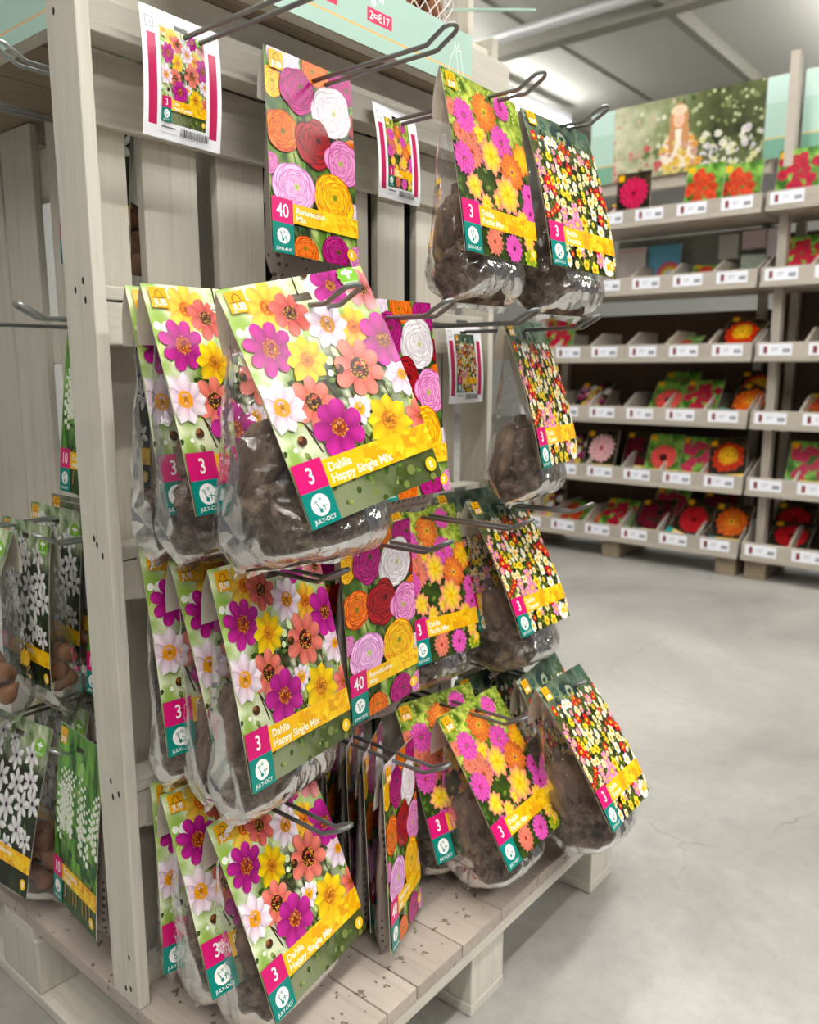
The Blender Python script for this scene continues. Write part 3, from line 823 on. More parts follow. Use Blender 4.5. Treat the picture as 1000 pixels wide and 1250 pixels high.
def packet(kind, T, tilt, yaw, roll, label, group, dep=.04, n_in=3, facing=0.):
    """T = middle of the card's top edge; angles in degrees"""
    w, h = SIZE[kind]; t = R(tilt); y = R(yaw)
    nrm = Vector((sin(y), -cos(y), 0))
    loc = Vector(T) + (nrm * sin(t) - Vector((0, 0, 1)) * cos(t)) * HOLE
    root = empty('bulb_packet', loc, (0, 0, y)); tag(root, label, 'flower bulb packet', group)
    A, me = print_mesh(kind)
    mesh_obj('printed_card', me, root, rot=(-t, R(roll), 0))
    mesh_obj('back_flap', flap_mesh(w, t), root, rot=(0, R(roll), 0))
    thin = kind in 'rl'
    ext = .015 if T[2] < .6 else .040
    key = (w, round(t, 2), dep, thin, ext)
    if key not in _bag: _bag[key] = bag_mesh(w, h, t, dep, thin, len(_bag) + 3, ext)
    mesh_obj('plastic_bag', _bag[key], root)
    rr = random.Random(hash(label) % 1000 if False else len(label) * 7 + int(T[0] * 1000))
    zt = -(h + ext) * .67
    fy = -sin(t) * (-zt); by = .010 + dep * .7; D = by - fy
    if not thin and n_in == 3:
        if key not in _peat: _peat[key] = peat_mesh(w, h, t, dep, len(_peat) * 3.1, ext)
        tag(mesh_obj('packing_peat', _peat[key], root), kind='stuff')
        for i in range(3):
            s = min(1.15, max(.7, D / .08)) * rr.uniform(.95, 1.08)
            o = mesh_obj('tuber', TUB[(i + int(T[0] * 100)) % 4], root, ((i - 1) * w * .23, (fy + by) / 2 + .006, zt + .012 + rr.uniform(-.02, .02)), (rr.uniform(-.35, .35), rr.uniform(-.5, .5), rr.uniform(0, 6)))
            o.scale = (s, min(s, (D - .012) / .088), s * 1.1)
    elif not thin:
        for i in range(n_in):
            o = mesh_obj('bulb', BULB, root, (rr.uniform(-.4, .4) * w, (fy + by) / 2 + rr.uniform(-.3, .3) * D * .5, zt - .035 + rr.uniform(-.02, .06)), (rr.uniform(-1, 1), rr.uniform(-1, 1), rr.uniform(0, 6))); o.scale = (1.0,) * 3
    return root

G_F = 'dahlia packets of large single flowers'; G_P = 'dahlia packets of pink and orange pompons'; G_W = 'dahlia packets of small mixed flowers'; G_R = 'ranunculus packets'
PK = [
 # kind, T, tilt, yaw, roll, label, group, dep
 ('h', (.644, .694, 1.150), 19.2, -5.7, -11.6, 'large single dahlia packet tilted frontmost on the upper left hook, brown tubers in clear bag', G_F, .10),
 ('h', (.634, .830, 1.145), 16.5, 2.3, -.7, 'single dahlia packet hanging directly behind the tilted packet on the upper left hook', G_F, .035),
 ('h', (.637, .862, 1.144), 10.9, .6, -.2, 'rearmost single dahlia packet on the upper left hook, only its left edge showing', G_F, .045),
 ('h', (.661, .781, .818), 14., 8.5, 1.9, 'single dahlia packet hanging in front on the third row left hook', G_F, .05),
 ('h', (.667, .849, .819), 17.6, .5, -.3, 'single dahlia packet in the middle of three on the third row left hook', G_F, .03),
 ('h', (.660, .896, .825), 11.6, -3.8, 1.1, 'rearmost single dahlia packet on the third row left hook', G_F, .035),
 ('h', (.680, .828, .475), 21.9, 7.4, -2.1, 'single dahlia packet lowest in front, overhanging the pallet deck at the left hook', G_F, .045),
 ('h', (.669, .893, .489), 25., -4., .9, 'single dahlia packet second on the lowest left hook, clear bag hanging to the deck', G_F, .03),
 ('h', (.674, .920, .488), 8.1, -7.2, 3.1, 'rearmost single dahlia packet on the lowest left hook beside the post', G_F, .03),
 ('r', (.871, .904, 1.476), 7.1, -5.1, 4., 'ranunculus packet alone on the top hook beneath the mint sign', G_R, .02),
 ('r', (.900, .768, 1.145), 7.8, -.5, -.3, 'ranunculus packet half hidden behind the large tilted dahlia packet', G_R, .02),
 ('r', (.869, .779, .824), 1.4, .8, -2.9, 'ranunculus packet hanging flat in the third row beside the single dahlias', G_R, .02),
 ('r', (.862, .845, .824), 2., -4., -2., 'ranunculus packet just behind the flat-hanging one in the third row', G_R, .02),
 ('r', (.903, .768, .466), 5.1, 22.5, 8., 'ranunculus packet turned almost edge on, frontmost on the lowest row', G_R, .02),
 ('r', (.906, .824, .469), 3., 31., 4., 'second edge-on ranunculus packet behind the frontmost on the lowest row', G_R, .02),
 ('r', (.910, .866, .470), 2., 33., 3., 'third edge-on ranunculus packet in the lowest row fan', G_R, .02),
 ('r', (.915, .910, .468), 1., 30., 2., 'rearmost edge-on ranunculus packet in the lowest row fan', G_R, .02),
 ('p', (1.073, .751, 1.465), 12.7, -2., 2.4, 'pompon dahlia packet with bulging bag hanging highest under the timber beam', G_P, .055),
 ('p', (1.099, .880, .814), 17.1, -.2, 3.5, 'pompon dahlia packet in the third row partly behind the ranunculus packet', G_P, .05),
 ('p', (1.100, .778, .482), 33.3, 3., 1., 'pompon dahlia packet leaning out frontmost over the edge of the pallet', G_P, .04),
 ('p', (1.082, .838, .486), 26.2, -8., 2., 'pompon dahlia packet behind the leaning one, beside the edge-on ranunculus', G_P, .03),
 ('w', (1.278, .741, 1.457), 17.3, -5.8, 2.5, 'small mixed dahlia packet at the right end of the top row with a glare streak', G_W, .045),
 ('w', (1.288, .800, 1.133), 17.4, 9.4, -.9, 'small mixed dahlia packet hanging alone beside the post in the second row', G_W, .06),
 ('w', (1.283, .853, .812), 28.3, 1.7, 1.2, 'small mixed dahlia packet frontmost at the right of the third row', G_W, .04),
 ('w', (1.262, .905, .822), 20., -3., 1., 'small mixed dahlia packet behind the frontmost at the right of the third row', G_W, .03),
 ('w', (1.266, .693, .500), 35.5, 4.4, 3.2, 'small mixed dahlia packet lowest at the right, jutting out past the pallet', G_W, .035),
 ('w', (1.285, .751, .502), 24., 9., -1.3, 'small mixed dahlia packet second on the lowest right hook', G_W, .03),
 ('w', (1.267, .844, .480), 12., -7.9, -.4, 'rearmost small mixed dahlia packet on the lowest right hook', G_W, .03),
]
for kd, T, ti, ya, ro, lb, gr, dp in PK: packet(kd, T, ti, ya, ro, lb, gr, dp)
G_S = 'white star-flowered packets on the side hooks'; G_L = 'lily of the valley packets on the side hooks'
SP = [
 ('s', (.578, 1.304, .482), 15.8, -87.5, -2.9, 'white star-flower packet low on the side, front card facing the aisle', G_S, .05),
 ('s', (.655, 1.32, .486), 9., -92., -1., 'white star-flower packet behind the low front one on the side', G_S, .03),
 ('s', (.715, 1.33, .490), 6., -90., 1., 'rearmost white star-flower packet of the low side row', G_S, .03),
 ('l', (.570, 1.099, .515), 7.1, -96.6, -2.1, 'lily of the valley packet hanging low beside the corner post', G_L, .02),
 ('s', (.560, 1.335, .812), 17., -91., 4., 'white star-flower packet catching glare, nearest the aisle in the middle side row', G_S, .04),
 ('s', (.612, 1.309, .808), 4.7, -93.6, -1.2, 'white star-flower packet with tan bulbs behind the glaring one in the middle side row', G_S, .05),
 ('s', (.690, 1.36, .815), 5., -91., 1., 'shaded white star-flower packet third from the aisle in the middle side row', G_S, .045),
 ('l', (.672, 1.13, .80), 5., -90., 3., 'packet with magenta ten mark peeking out beside the corner post', G_L, .02),
 ('a', (.70, 1.30, .835), 3., -90., 0., 'purple flower packet showing above the middle side row', 'purple flower packet', .03),
 ('l', (.680, 1.185, 1.130), 6.3, -93., 1.7, 'lily of the valley packet in the second side row, half behind the post', G_L, .02),
 ('s', (.730, 1.19, 1.130), 5., -90., 0., 'white star-flower packet behind the lily packet in the second side row', G_S, .03),
 ('s', (.680, 1.13, 1.468), 5., -90., 0., 'white star-flower packet in the top side row, seen through the slat gap', G_S, .04),
]
for kd, T, ti, ya, ro, lb, gr, dp in SP: packet(kd, T, ti, ya, ro, lb, gr, dp, n_in=22)

# ------------------------------------------------------------------ hooks
def hook_mesh(L, mat):
    bm = bmesh.new(); r = .0030; g = .0112
    pts = [(-g, 0, 0), (-g, -L, 0)]
    for k in range(1, 5):
        a = R(27) * k / 4; pts.append((-g, -L - .014 * sin(a) / sin(R(27)) * .8, .012 * (1 - cos(a)) / (1 - cos(R(27))) * .35))
    y0, z0 = pts[-1][1], pts[-1][2]; e = Vector((0, -cos(R(27)), sin(R(27))))
    up = .021
    pts.append((-g, y0 + e.y * up, z0 + e.z * up))
    for k in range(1, 10):
        a = pi * k / 10
        pts.append((-g * cos(a) * 1.0, y0 + e.y * (up + g * sin(a)), z0 + e.z * (up + g * sin(a))))
    pts += [(-x, y, z) for x, y, z in pts[:7][::-1]]
    add_tube(bm, pts, r, 10)
    add_box(bm, (-.017, 0, -.012), (.017, .003, .022), .001)
    return bm_mesh('wire_hook', bm, mat)
_hk = {}
def hook(loc, L, label, group, rotz=0., mat='wire'):
    k = (round(L, 3), mat)
    if k not in _hk: _hk[k] = hook_mesh(L, M[mat])
    o = mesh_obj('wire_hook', _hk[k], None, loc, (0, 0, rotz)); tag(o, label, 'hook', group)
    return o
HX = [.68, .888, 1.104, 1.305]
rows = [(1.452, 'top row'), (1.120, 'second row'), (.797, 'third row'), (.466, 'lowest row')]
what = {(0, 0): 'carrying the wide white price tag', (0, 1): 'through the lone ranunculus packet', (0, 2): 'through the bulging pompon dahlia packet', (0, 3): 'through the glare-streaked packet',
        (1, 0): 'through the tilted single dahlia packet', (1, 1): 'above the half-hidden ranunculus packet', (1, 2): 'empty of packets between two full hooks', (1, 3): 'holding the lone small mixed packet',
        (2, 0): 'holding three single dahlia packets', (2, 1): 'over the flat ranunculus packet', (2, 2): 'over the pompon dahlia packet', (2, 3): 'over the small mixed dahlias',
        (3, 0): 'holding the lowest single dahlias', (3, 1): 'holding the edge-on ranunculus fan', (3, 2): 'holding the leaning pompon dahlias', (3, 3): 'holding the packets jutting past the pallet'}
for i, (z, rn) in enumerate(rows):
    for j, x in enumerate(HX):
        if (i, j) == (1, 0): hook((.662, .944, 1.120), .285, f'grey wire hook of the {rn}, {what[(i, j)]}', 'front wire hooks'); continue
        hook((x, .944, z), .245, f'grey wire hook of the {rn}, {what[(i, j)]}', 'front wire hooks')
HYS = [1.15, 1.36]
for i, (z, rn) in enumerate(rows):
    for j, y in enumerate(HYS):
        hook((.846, y, z), .26, f'pale wire hook on the side wall, {rn}, {"nearer to" if j == 0 else "further from"} the corner post', 'side wire hooks', R(-90), 'galv')

# ------------------------------------------------------------------ hanging price tags
def tag_mesh(kind):
    w, h = .116, .146
    A = Art(w, h, (-.010, .010, .012, .020), .006, 31)
    A.bg(lambda u, v: rgb(246, 246, 250), 10, 12)
    r1 = rgb(196, 40, 92)
    A.rect(-w / 2 + .007, .030, -w / 2 + .019, .132, r1); A.rect(w / 2 - .019, .030, w / 2 - .007, .132, r1)
    A.rect(-w / 2 + .006, .012, -w / 2 + .018, .024, rgb(90, 90, 96)); A.rect(-w / 2 + .0068, .0128, -w / 2 + .0172, .0232, rgb(246, 246, 250))
    if kind == 'h': A.text('13', -w / 2 + .012, .0205, .006, rgb(60, 60, 66), align='c')
    src, _ = print_mesh(kind); s = .066 / src.w; sy = .108 / src.h
    z0 = A.z; base = len(A.v)
    for f, c in zip(src.f, src.c):
        vs = [src.v[i] for i in f]
        if max(v[1] for v in vs) > -.0001 - 0 and all(abs(v[1]) >= .0003 and v[1] > 0 for v in vs): continue
        if c[0] == BACK and c[1] == BACK: continue
        i0 = len(A.v)
        for v in vs:
            y = -v[2] * sy + .018; bw = -(src.bow * 4 * (-v[2] / src.h) * (1 + v[2] / src.h))
            off = (-(v[1] - bw) - .0004) * .5
            A.v.append((v[0] * s, -(A.bow * 4 * (y / A.h) * (1 - y / A.h)) - (z0 + 3e-5 + off), -y))
        A.f.append(list(range(i0, i0 + len(vs)))); A.c.append(c)
    A.z += .002
    A.rect(-.034, .1315, -.014, .1335, rgb(120, 120, 126))
    x = -.006
    while x < .036:
        d = A.r.choice([.0006, .0009, .0013]); A.rect(x, .130, x + d, .139, rgb(30, 30, 34)); x += d + A.r.choice([.0006, .0009])
    return A.mesh('price_tag', M['print'], .016)
def price_tag(kind, T, tilt, yaw, roll, label):
    loc = Vector(T) - Vector((0, 0, .016))
    o = mesh_obj('price_tag', tag_mesh(kind), None, loc, (-R(tilt), R(roll), R(yaw))); tag(o, label, 'price tag', 'hanging price tags')
    return o
price_tag('h', (.664, .914, 1.474), -.3, 1.3, .9, 'white price tag with single dahlia picture hanging beside the corner post')
price_tag('p', (1.098, .938, 1.471), 4.6, 3.8, -.3, 'white price tag with pompon dahlia picture between two top row packets')
price_tag('w', (1.286, .931, 1.132), 4., 1.9, -.5, 'white price tag with small mixed dahlia picture in front of the right post')

# ------------------------------------------------------------------ display rack
rack = empty('display_rack', (.967, 1.35, .166)); tag(rack, 'whitewashed slatted timber display rack standing on a pallet, hung with bulb packets', 'display rack')
def rk(name, lo, hi, mat, bev=.002):
    c = Vector((.967, 1.35, .166)); return box(name, Vector(lo) - c, Vector(hi) - c, M[mat], rack, bev)
X0, X1, Y0, Y1 = .538, 1.395, .933, 1.80
def post(x0, y0, holes):
    lo = Vector((x0, y0, .1655)); hi = Vector((x0 + .018, y0 + .067, 1.66)); c = (lo + hi) / 2
    bm = bmesh.new(); add_box(bm, lo - c, hi - c, .0025)
    for (dy, z) in holes:
        n = 10; v = [bm.verts.new((-.0092, dy + .0028 * cos(2 * pi * k / n), z - c.z + .0048 * sin(2 * pi * k / n))) for k in range(n)]
        f = bm.faces.new(v); f.material_index = 1
    me = bm_mesh('post', bm, [M['wood_z'], M['nail']])
    return mesh_obj('post', me, rack, c - Vector((.967, 1.35, .166)))
hl = []
for z in (1.475, 1.155, 1.145, 1.132, .835, .828, .815, .50, .487, .478, .24, .19, .185, 1.46): hl.append((rnd.uniform(-.018, .02), z))
post(X0, Y0, hl); post(X1 - .018, Y0, [(0, 1.1), (.01, .8)]); post(X0, Y1 - .067, []); post(X1 - .018, Y1 - .067, [])
for zt in (1.151, .822, .497):
    rk('rail', (X0 + .0185, .948, zt - .072), (X1 - .0185, .990, zt - .019), 'wood_x')
    rk('rail_batten', (X0 + .0185, .946, zt - .017), (X1 - .0185, .990, zt), 'wood_x')
rk('rail', (X0 + .0185, .950, 1.441), (X1 - .0185, .996, 1.482), 'wood_x')
rk('rail', (X0 + .0185, .960, 1.484), (X1 - .0185, .996, 1.529), 'wood_x')
rk('rail', (X0 + .0185, .998, 1.352), (X1 - .0185, 1.013, 1.440), 'wood_x')
rk('rail', (X0 + .0185, .965, .1655), (X1 - .0185, .996, .195), 'wood_x')
for a, b in ((.557, .643), (.667, .755), (.79, .878), (.905, .985), (1.03, 1.115), (1.14, 1.215), (1.25, 1.33), (1.336, 1.376)):
    rk('slat', (a, 1.014, .1655), (b, 1.030, 1.528), 'wood_z')
for a, b in ((1.06, 1.22), (1.27, 1.43), (1.47, 1.612), (1.672, 1.80)):
    rk('side_slat', (.850, a, .1655), (.866, b, 1.528), 'wood_z')
rk('side_slat', (.850, 1.81, .1655), (.866, 1.98, 1.528), 'wood_z')
for zt in (1.480, 1.151, .822, .497):
    rk('side_rail', (.8665, 1.035, zt - .09), (.905, 1.98, zt), 'wood_y')
for a in (1.05, 1.235, 1.42, 1.605): rk('added_end_slat', (1.378, a, .1655), (1.394, a + .183, 1.528), 'wood_z')  # unseen gapless slats, added at the right end to keep the interior dark
for a in (1.03, 1.20): rk('added_back_slat', (a, 1.82, .1655), (a + .158, 1.836, 1.528), 'wood_z')  # hidden rear slats, added to hold light out of the rack
for k in range(6):
    y = .932 + k * .176; rk('shelf_board', (.682, y, 1.531), (1.395, y + .172, 1.549), 'old_x')
rk('gap_shade_sheet', (.80, 1.0305, .17), (1.376, 1.0335, 1.528), 'gap_shade', 0); rk('gap_shade_sheet', (.9065, 1.04, .17), (.9095, 1.49, 1.528), 'gap_shade', 0)  # added black sheets stand in for the shade between the slats
rk('top_rail', (.682, .907, 1.531), (1.395, .930, 1.608), 'wood_x')
rk('top_rail', (.657, .93, 1.531), (.680, 1.98, 1.608), 'wood_y')
rk('upper_board', (.682, .944, 1.610), (1.392, 1.40, 1.640), 'wood_x')
rk('upper_post', (1.355, .975, 1.6405), (1.373, 1.05, 2.35), 'wood_z')
rk('upper_post', (1.374, 1.02, 1.6405), (1.390, 1.09, 2.35), 'wood_z')

# pallet
PX0, PX1, PY0, PY1 = .538, 1.490, .662, 1.98
pal = empty('wooden_pallet', (1.014, 1.3, 0)); tag(pal, 'weathered whitewashed pallet lying on the concrete under the display rack', 'pallet')
def pl(name, lo, hi, mat, bev=.002):
    c = Vector((1.014, 1.3, 0)); return box(name, Vector(lo) - c, Vector(hi) - c, M[mat], pal, bev)
ed = [.538, .643, .755, .821, .933, 1.045, 1.16, 1.275, 1.39, 1.49]
for a, b in zip(ed, ed[1:]): pl('deck_board', (a + .001, PY0, .142), (b - .001, PY1, .165), 'deck')
for y in (PY0, 1.25, PY1 - .1): pl('stringer_board', (PX0, y + .002, .119), (PX1, y + .1, .1415), 'wood_x')
for x in (.538, .976, 1.393):
    pl('skid_board', (x, PY0 + .012, .0005), (x + .096, PY1 - .01, .021), 'wood_y')
    for y in (PY0 + .012, 1.24, PY1 - .15): pl('block', (x + .001, y, .0215), (x + .095, y + .13, .1185), 'wood_z', .003)

# mint signs
MINT = rgb(180, 211, 197)
def sign(name, w, h, fn, loc, rotz, label, cat, th=.004, mat='matte_print'):
    A = Art(w, h, None, 0., 77); A.bg(lambda u, v: MINT, 12, 4); fn(A)
    me = A.mesh(name, M[mat]); o = mesh_obj(name, me, None, loc, (0, 0, rotz)); tag(o, label, cat); return o
def front_sign(A):
    w = A.w; o = lambda X: X - (.60 + 1.267) / 2
    A.rect(-w / 2, .0655, w / 2, .0685, rgb(240, 196, 120))
    for xa, xb, t in ((.872, .931, '2=€'), (.995, 1.052, '2=€17')):
        A.rect(o(xa), .034, o(xb), .054, rgb(232, 66, 104)); A.text(t, o((xa + xb) / 2), .0495, .0165, WHITE, bold=.02, align='c', sx=1.02)
    for xa, t in ((.955, '€'), (1.004, '8')):
        A.text(t, o(xa), .030, .024, WHITE, bold=.02)
    for xa in (1.021,): A.text('99', o(xa), .022, .013, WHITE, bold=.015)
    tx = o(1.222)
    for q in ([(-.018, .088), (-.021, .066), (-.016, .048), (-.007, .036), (-.006, .022), (.0, .034), (.006, .02), (.008, .034)], [(-.002, .036), (.004, .060), (.006, .088)], [(.0, .036), (.012, .032), (.014, .050), (.020, .070), (.019, .088)]):
        A.line([(tx + x, y) for x, y in q], .0016, WHITE)
sign('promotion_sign', .667, .0905, front_sign, ((.60 + 1.267) / 2, .903, 1.6215), 0, 'mint green price sign with pink price labels along the rack top', 'sign')
sign('promotion_sign', 1.06, .0905, lambda A: A.rect(-A.w / 2, .0655, A.w / 2, .0685, rgb(240, 190, 130)), (.6535, 1.44, 1.6215), R(-90), 'mint green sign with orange line on the left side of the rack top', 'sign')

# net bag and small shelf sign on top of the rack
nb = empty('net_bag', (1.255, 1.005, 1.7)); tag(nb, 'white net bag of brown bulbs standing on top of the rack', 'net bag')
bm = bmesh.new()
NR = .058
def np_(u, v):
    s = .35 + .65 * sin(pi * min(.97, .14 + .72 * v)); return Vector((NR * s * cos(u) * 1.2, NR * s * sin(u) * .8, -.058 + .15 * v))
for k in range(16):
    for sg in (-1, 1):
        add_tube(bm, [np_(2 * pi * k / 16 + sg * v * 2.2, v) for v in [i / 16 for i in range(17)]], .0011, 5)
mesh_obj('netting', bm_mesh('netting', bm, M['net']), nb)
for k in range(14):
    a = k * 2.4; rr_ = .012 + .024 * ((k * 7) % 5) / 5
    o = mesh_obj('bulb', BULB, nb, (rr_ * cos(a) * 1.1, rr_ * sin(a) * .7, -.038 + .010 * k), (a, a * .7, a * 1.3))
bm = bmesh.new()
v = []
for k in range(24):
    a = 2 * pi * k / 24; v.append(bm.verts.new((.085 * cos(a), .010 * sin(a), 0)))
f = bm.faces.new(v); r = bmesh.ops.extrude_face_region(bm, geom=[f])
bmesh.ops.translate(bm, verts=[e for e in r['geom'] if isinstance(e, bmesh.types.BMVert)], vec=(0, 0, .004))
bmesh.ops.recalc_face_normals(bm, faces=bm.faces[:])
o = mesh_obj('shelf_sign', bm_mesh('shelf_sign', bm, plain('mint_plastic', rgb(190, 222, 208), .4)), None, (1.352, .925, 1.694), (R(14), 0, R(-50.5)))
tag(o, 'oval mint sign clipped flat against the post above the rack', 'sign')

# ------------------------------------------------------------------ shelving at the back
ROWZ = [1.78, 1.435, 1.085, .758, .428, .098]
RN = ['top', 'second', 'third', 'fourth', 'fifth', 'lowest']
SX = 4.2
def trap(name, x0, x1, y0, y1, z0, zf, zb, mat, parent):
    bm = bmesh.new(); c = Vector(((x0 + x1) / 2, (y0 + y1) / 2, z0))
    pr = [(x0, z0), (x1, z0), (x1, zb), (x0 + .16, zb), (x0, zf)]
    a = [bm.verts.new(Vector((x, y0, z)) - c) for x, z in pr]; b = [bm.verts.new(Vector((x, y1, z)) - c) for x, z in pr]
    bm.faces.new(a[::-1]); bm.faces.new(b)
    for i in range(5): bm.faces.new((a[i], a[(i + 1) % 5], b[(i + 1) % 5], b[i]))
    bmesh.ops.recalc_face_normals(bm, faces=bm.faces[:])
    return mesh_obj(name, bm_mesh(name, bm, mat), parent, c)
def ticket_mesh():
    A = Art(.15, .056, None, 0, 4); A.bg(lambda u, v: rgb(240, 241, 248), 4, 2)
    A.rect(-.055, .012, -.038, .046, rgb(128, 46, 46)); A.rect(-.02, .02, .012, .024, rgb(176, 178, 190)); A.rect(-.02, .030, .006, .034, rgb(190, 192, 202))
    for q in range(3): A.rect(.034 + q * .011, .024, .042 + q * .011, .042, rgb(92, 94, 106))
    return A.mesh('price_ticket', M['matte_print'])
TK = ticket_mesh()
_first = [True]
ORD = ['rightmost', 'second from right', 'third from right', 'fourth from right', 'fifth from right', 'sixth from right']
def bay(ya, yb, bn, nback, lab):
    root = empty('shelving_unit', (SX + .2, (ya + yb) / 2, 0)); tag(root, lab, 'shelving')
    inv = -Vector(root.location)
    def bx(name, lo, hi, mat, bev=.002): return box(name, Vector(lo) + inv, Vector(hi) + inv, M[mat], root, bev)
    for y in ((ya + .07, yb - .11) if nback else (ya + .07, yb - .085)):
        top = 1.9 if nback else 2.5
        if not (nback and y < 1.6): bx('upright', (SX + .09, y, .0), (SX + .15, y + .042, top), 'shelfwood_z')
        bx('upright', (SX + .38, y, .0), (SX + .43, y + .042, top), 'shelfwood_z')
    bx('back_panel', (SX + .432, ya + .005, .1), (SX + .444, yb - .005, 1.36 if nback else 1.74), 'backing')
    bx('top_bar', (SX + .30, ya + .066, 2.02), (SX + .34, yb - .066, 2.11), 'shelfwood_y')
    for k, y in enumerate((ya + .02, (ya + yb) / 2, yb - .12)):
        bx('base_block', (SX + .02, y, .0005), (SX + .40, y + .10, .097), 'old_z', .003)
    n = 6; pitch = (yb - ya) / n
    for i, z in enumerate(ROWZ):
        tr = bx('shelf_tray', (SX, ya + .006, z), (SX + .41, yb - .006, z + .018), 'shelfwood_y')
        t0 = -(Vector(tr.location) + Vector(root.location))
        box('tray_lip', Vector((SX - .004, ya + .006, z + .0)) + t0, Vector((SX + .012, yb - .006, z + .092)) + t0, M['shelfwood_y'], tr)
        box('tray_ledge', Vector((SX - .014, ya + .006, z)) + t0, Vector((SX - .0045, yb - .006, z + .022)) + t0, M['shelfwood_y'], tr)
        for q in range(n + 1):
            y = ya + .006 + (yb - ya - .012) * q / n
            hb = (.165 if i else .12)
            nm = 'tray_side' if q in (0, n) else 'divider'
            o = trap(nm, SX + .012, SX + .405, y - (.006 if q else -.001), y + (.006 if q < n else -.001), z + .018, z + .09, z + hb, M['shelfwood_x'], tr)
            o.location += t0
        for q in range(n):
            y = ya + pitch * (q + .55)
            if y < .78: continue
            o = mesh_obj('price_ticket', TK, None, (SX - .0065, y, z + .0845), (0, 0, R(-90)))
            tag(o, f'white price ticket on the {RN[i]} shelf of the {bn} shelving, {ORD[q]}', 'price ticket', f'price tickets on the {bn} shelving')
    return root
bay(1.295, 2.62, 'left', True, 'grey timber shelving unit with six trays of bulb packs, nearer the display rack')
bay(-.04, 1.288, 'right', False, 'grey timber shelving unit at the right edge with a board behind its second tray')

# poster and mint panels above
def poster():
    w, h = .81, .385
    A = Art(w, h, None, 0, 51)
    def bg(u, v):
        n = fbm(u * 2, v, 5, 2)
        c = mixc(rgb(206, 206, 176), rgb(120, 132, 84), u * 2.2 + (n - .5))
        return mixc(c, mixc(rgb(28, 36, 20), rgb(98, 106, 60), n), min(1, max(0, u - .42) * 4) * (1 - max(0, v - .7) * 2))
    A.bg(bg, 40, 20)
    for k in range(170):
        u = A.r.random(); v = A.r.random()
        c = A.r.choice([rgb(120, 130, 80), rgb(176, 182, 140), rgb(70, 84, 44)] if u > .45 else [rgb(214, 210, 190), rgb(196, 170, 150), rgb(170, 174, 132)])
        A.disc((u - .5) * w, v * h, A.r.uniform(.006, .014), c, 8)
    # standing woman in white with long auburn hair
    px = -.035
    HA = rgb(196, 140, 92)
    A.disc(px, .118, .052, HA, 20, ry=.085); A.disc(px, .18, .05, HA, 20, ry=.10)
    A.poly([(px - .1, .36), (px - .085, .23), (px - .04, .165), (px + .04, .165), (px + .085, .23), (px + .1, .36)], rgb(236, 226, 208)); A.up()
    A.disc(px - .035, .21, .02, HA, 12, ry=.075); A.disc(px + .038, .21, .022, HA, 12, ry=.08)
    A.disc(px, .115, .03, rgb(236, 190, 160), 18, ry=.043); A.disc(px, .07, .044, rgb(226, 206, 176), 16, ry=.026)
    for dx in (-.011, .011): A.disc(px + dx, .112, .004, rgb(96, 66, 50), 7, ry=.0025)
    A.disc(px, .134, .008, rgb(206, 110, 100), 8, ry=.003)
    for k in range(150):
        u = A.r.random(); y = h * (.55 + .45 * A.r.random() ** .7)
        if u < .34: c = A.r.choice([rgb(214, 110, 106), rgb(226, 150, 140), rgb(200, 190, 160), rgb(120, 130, 80)])
        elif u < .62: c = A.r.choice([rgb(246, 206, 90), rgb(240, 170, 80), rgb(240, 224, 130), rgb(220, 170, 150)])
        else: c = A.r.choice([rgb(240, 236, 220), rgb(236, 232, 170), rgb(110, 120, 80), rgb(222, 214, 220)])
        A.daisy((u - .5) * w, y, A.r.uniform(.010, .022), 7, mul(c, .8), c, mul(c, .6), .25, .4, m=2)
    return A.mesh('poster', M['matte_print'])
o = mesh_obj('poster', poster(), None, (4.48, 1.808, 2.468), (0, 0, R(-90))); tag(o, 'garden poster of a long-haired woman among flowers above the back shelving', 'poster')
def mintp(A):
    A.rect(-A.w / 2, 0, A.w / 2, A.h * .32, rgb(196, 222, 212)); A.rect(-A.w / 2, A.h * .74, A.w / 2, A.h * .76, rgb(222, 196, 130)); A.rect(-A.w / 2, A.h * .76, A.w / 2, A.h, rgb(126, 176, 152))
for yc, w, lb in ((1.333, .134, 'mint green panel right of the garden poster'), (2.285, .14, 'mint green panel left of the garden poster, beyond the hanging packets'), (.70, 1.05, 'wide mint green panel at the right edge over the right shelving')):
    sign('header_panel', w, .385, mintp, (4.482, yc, 2.466), R(-90), lb, 'header panel')

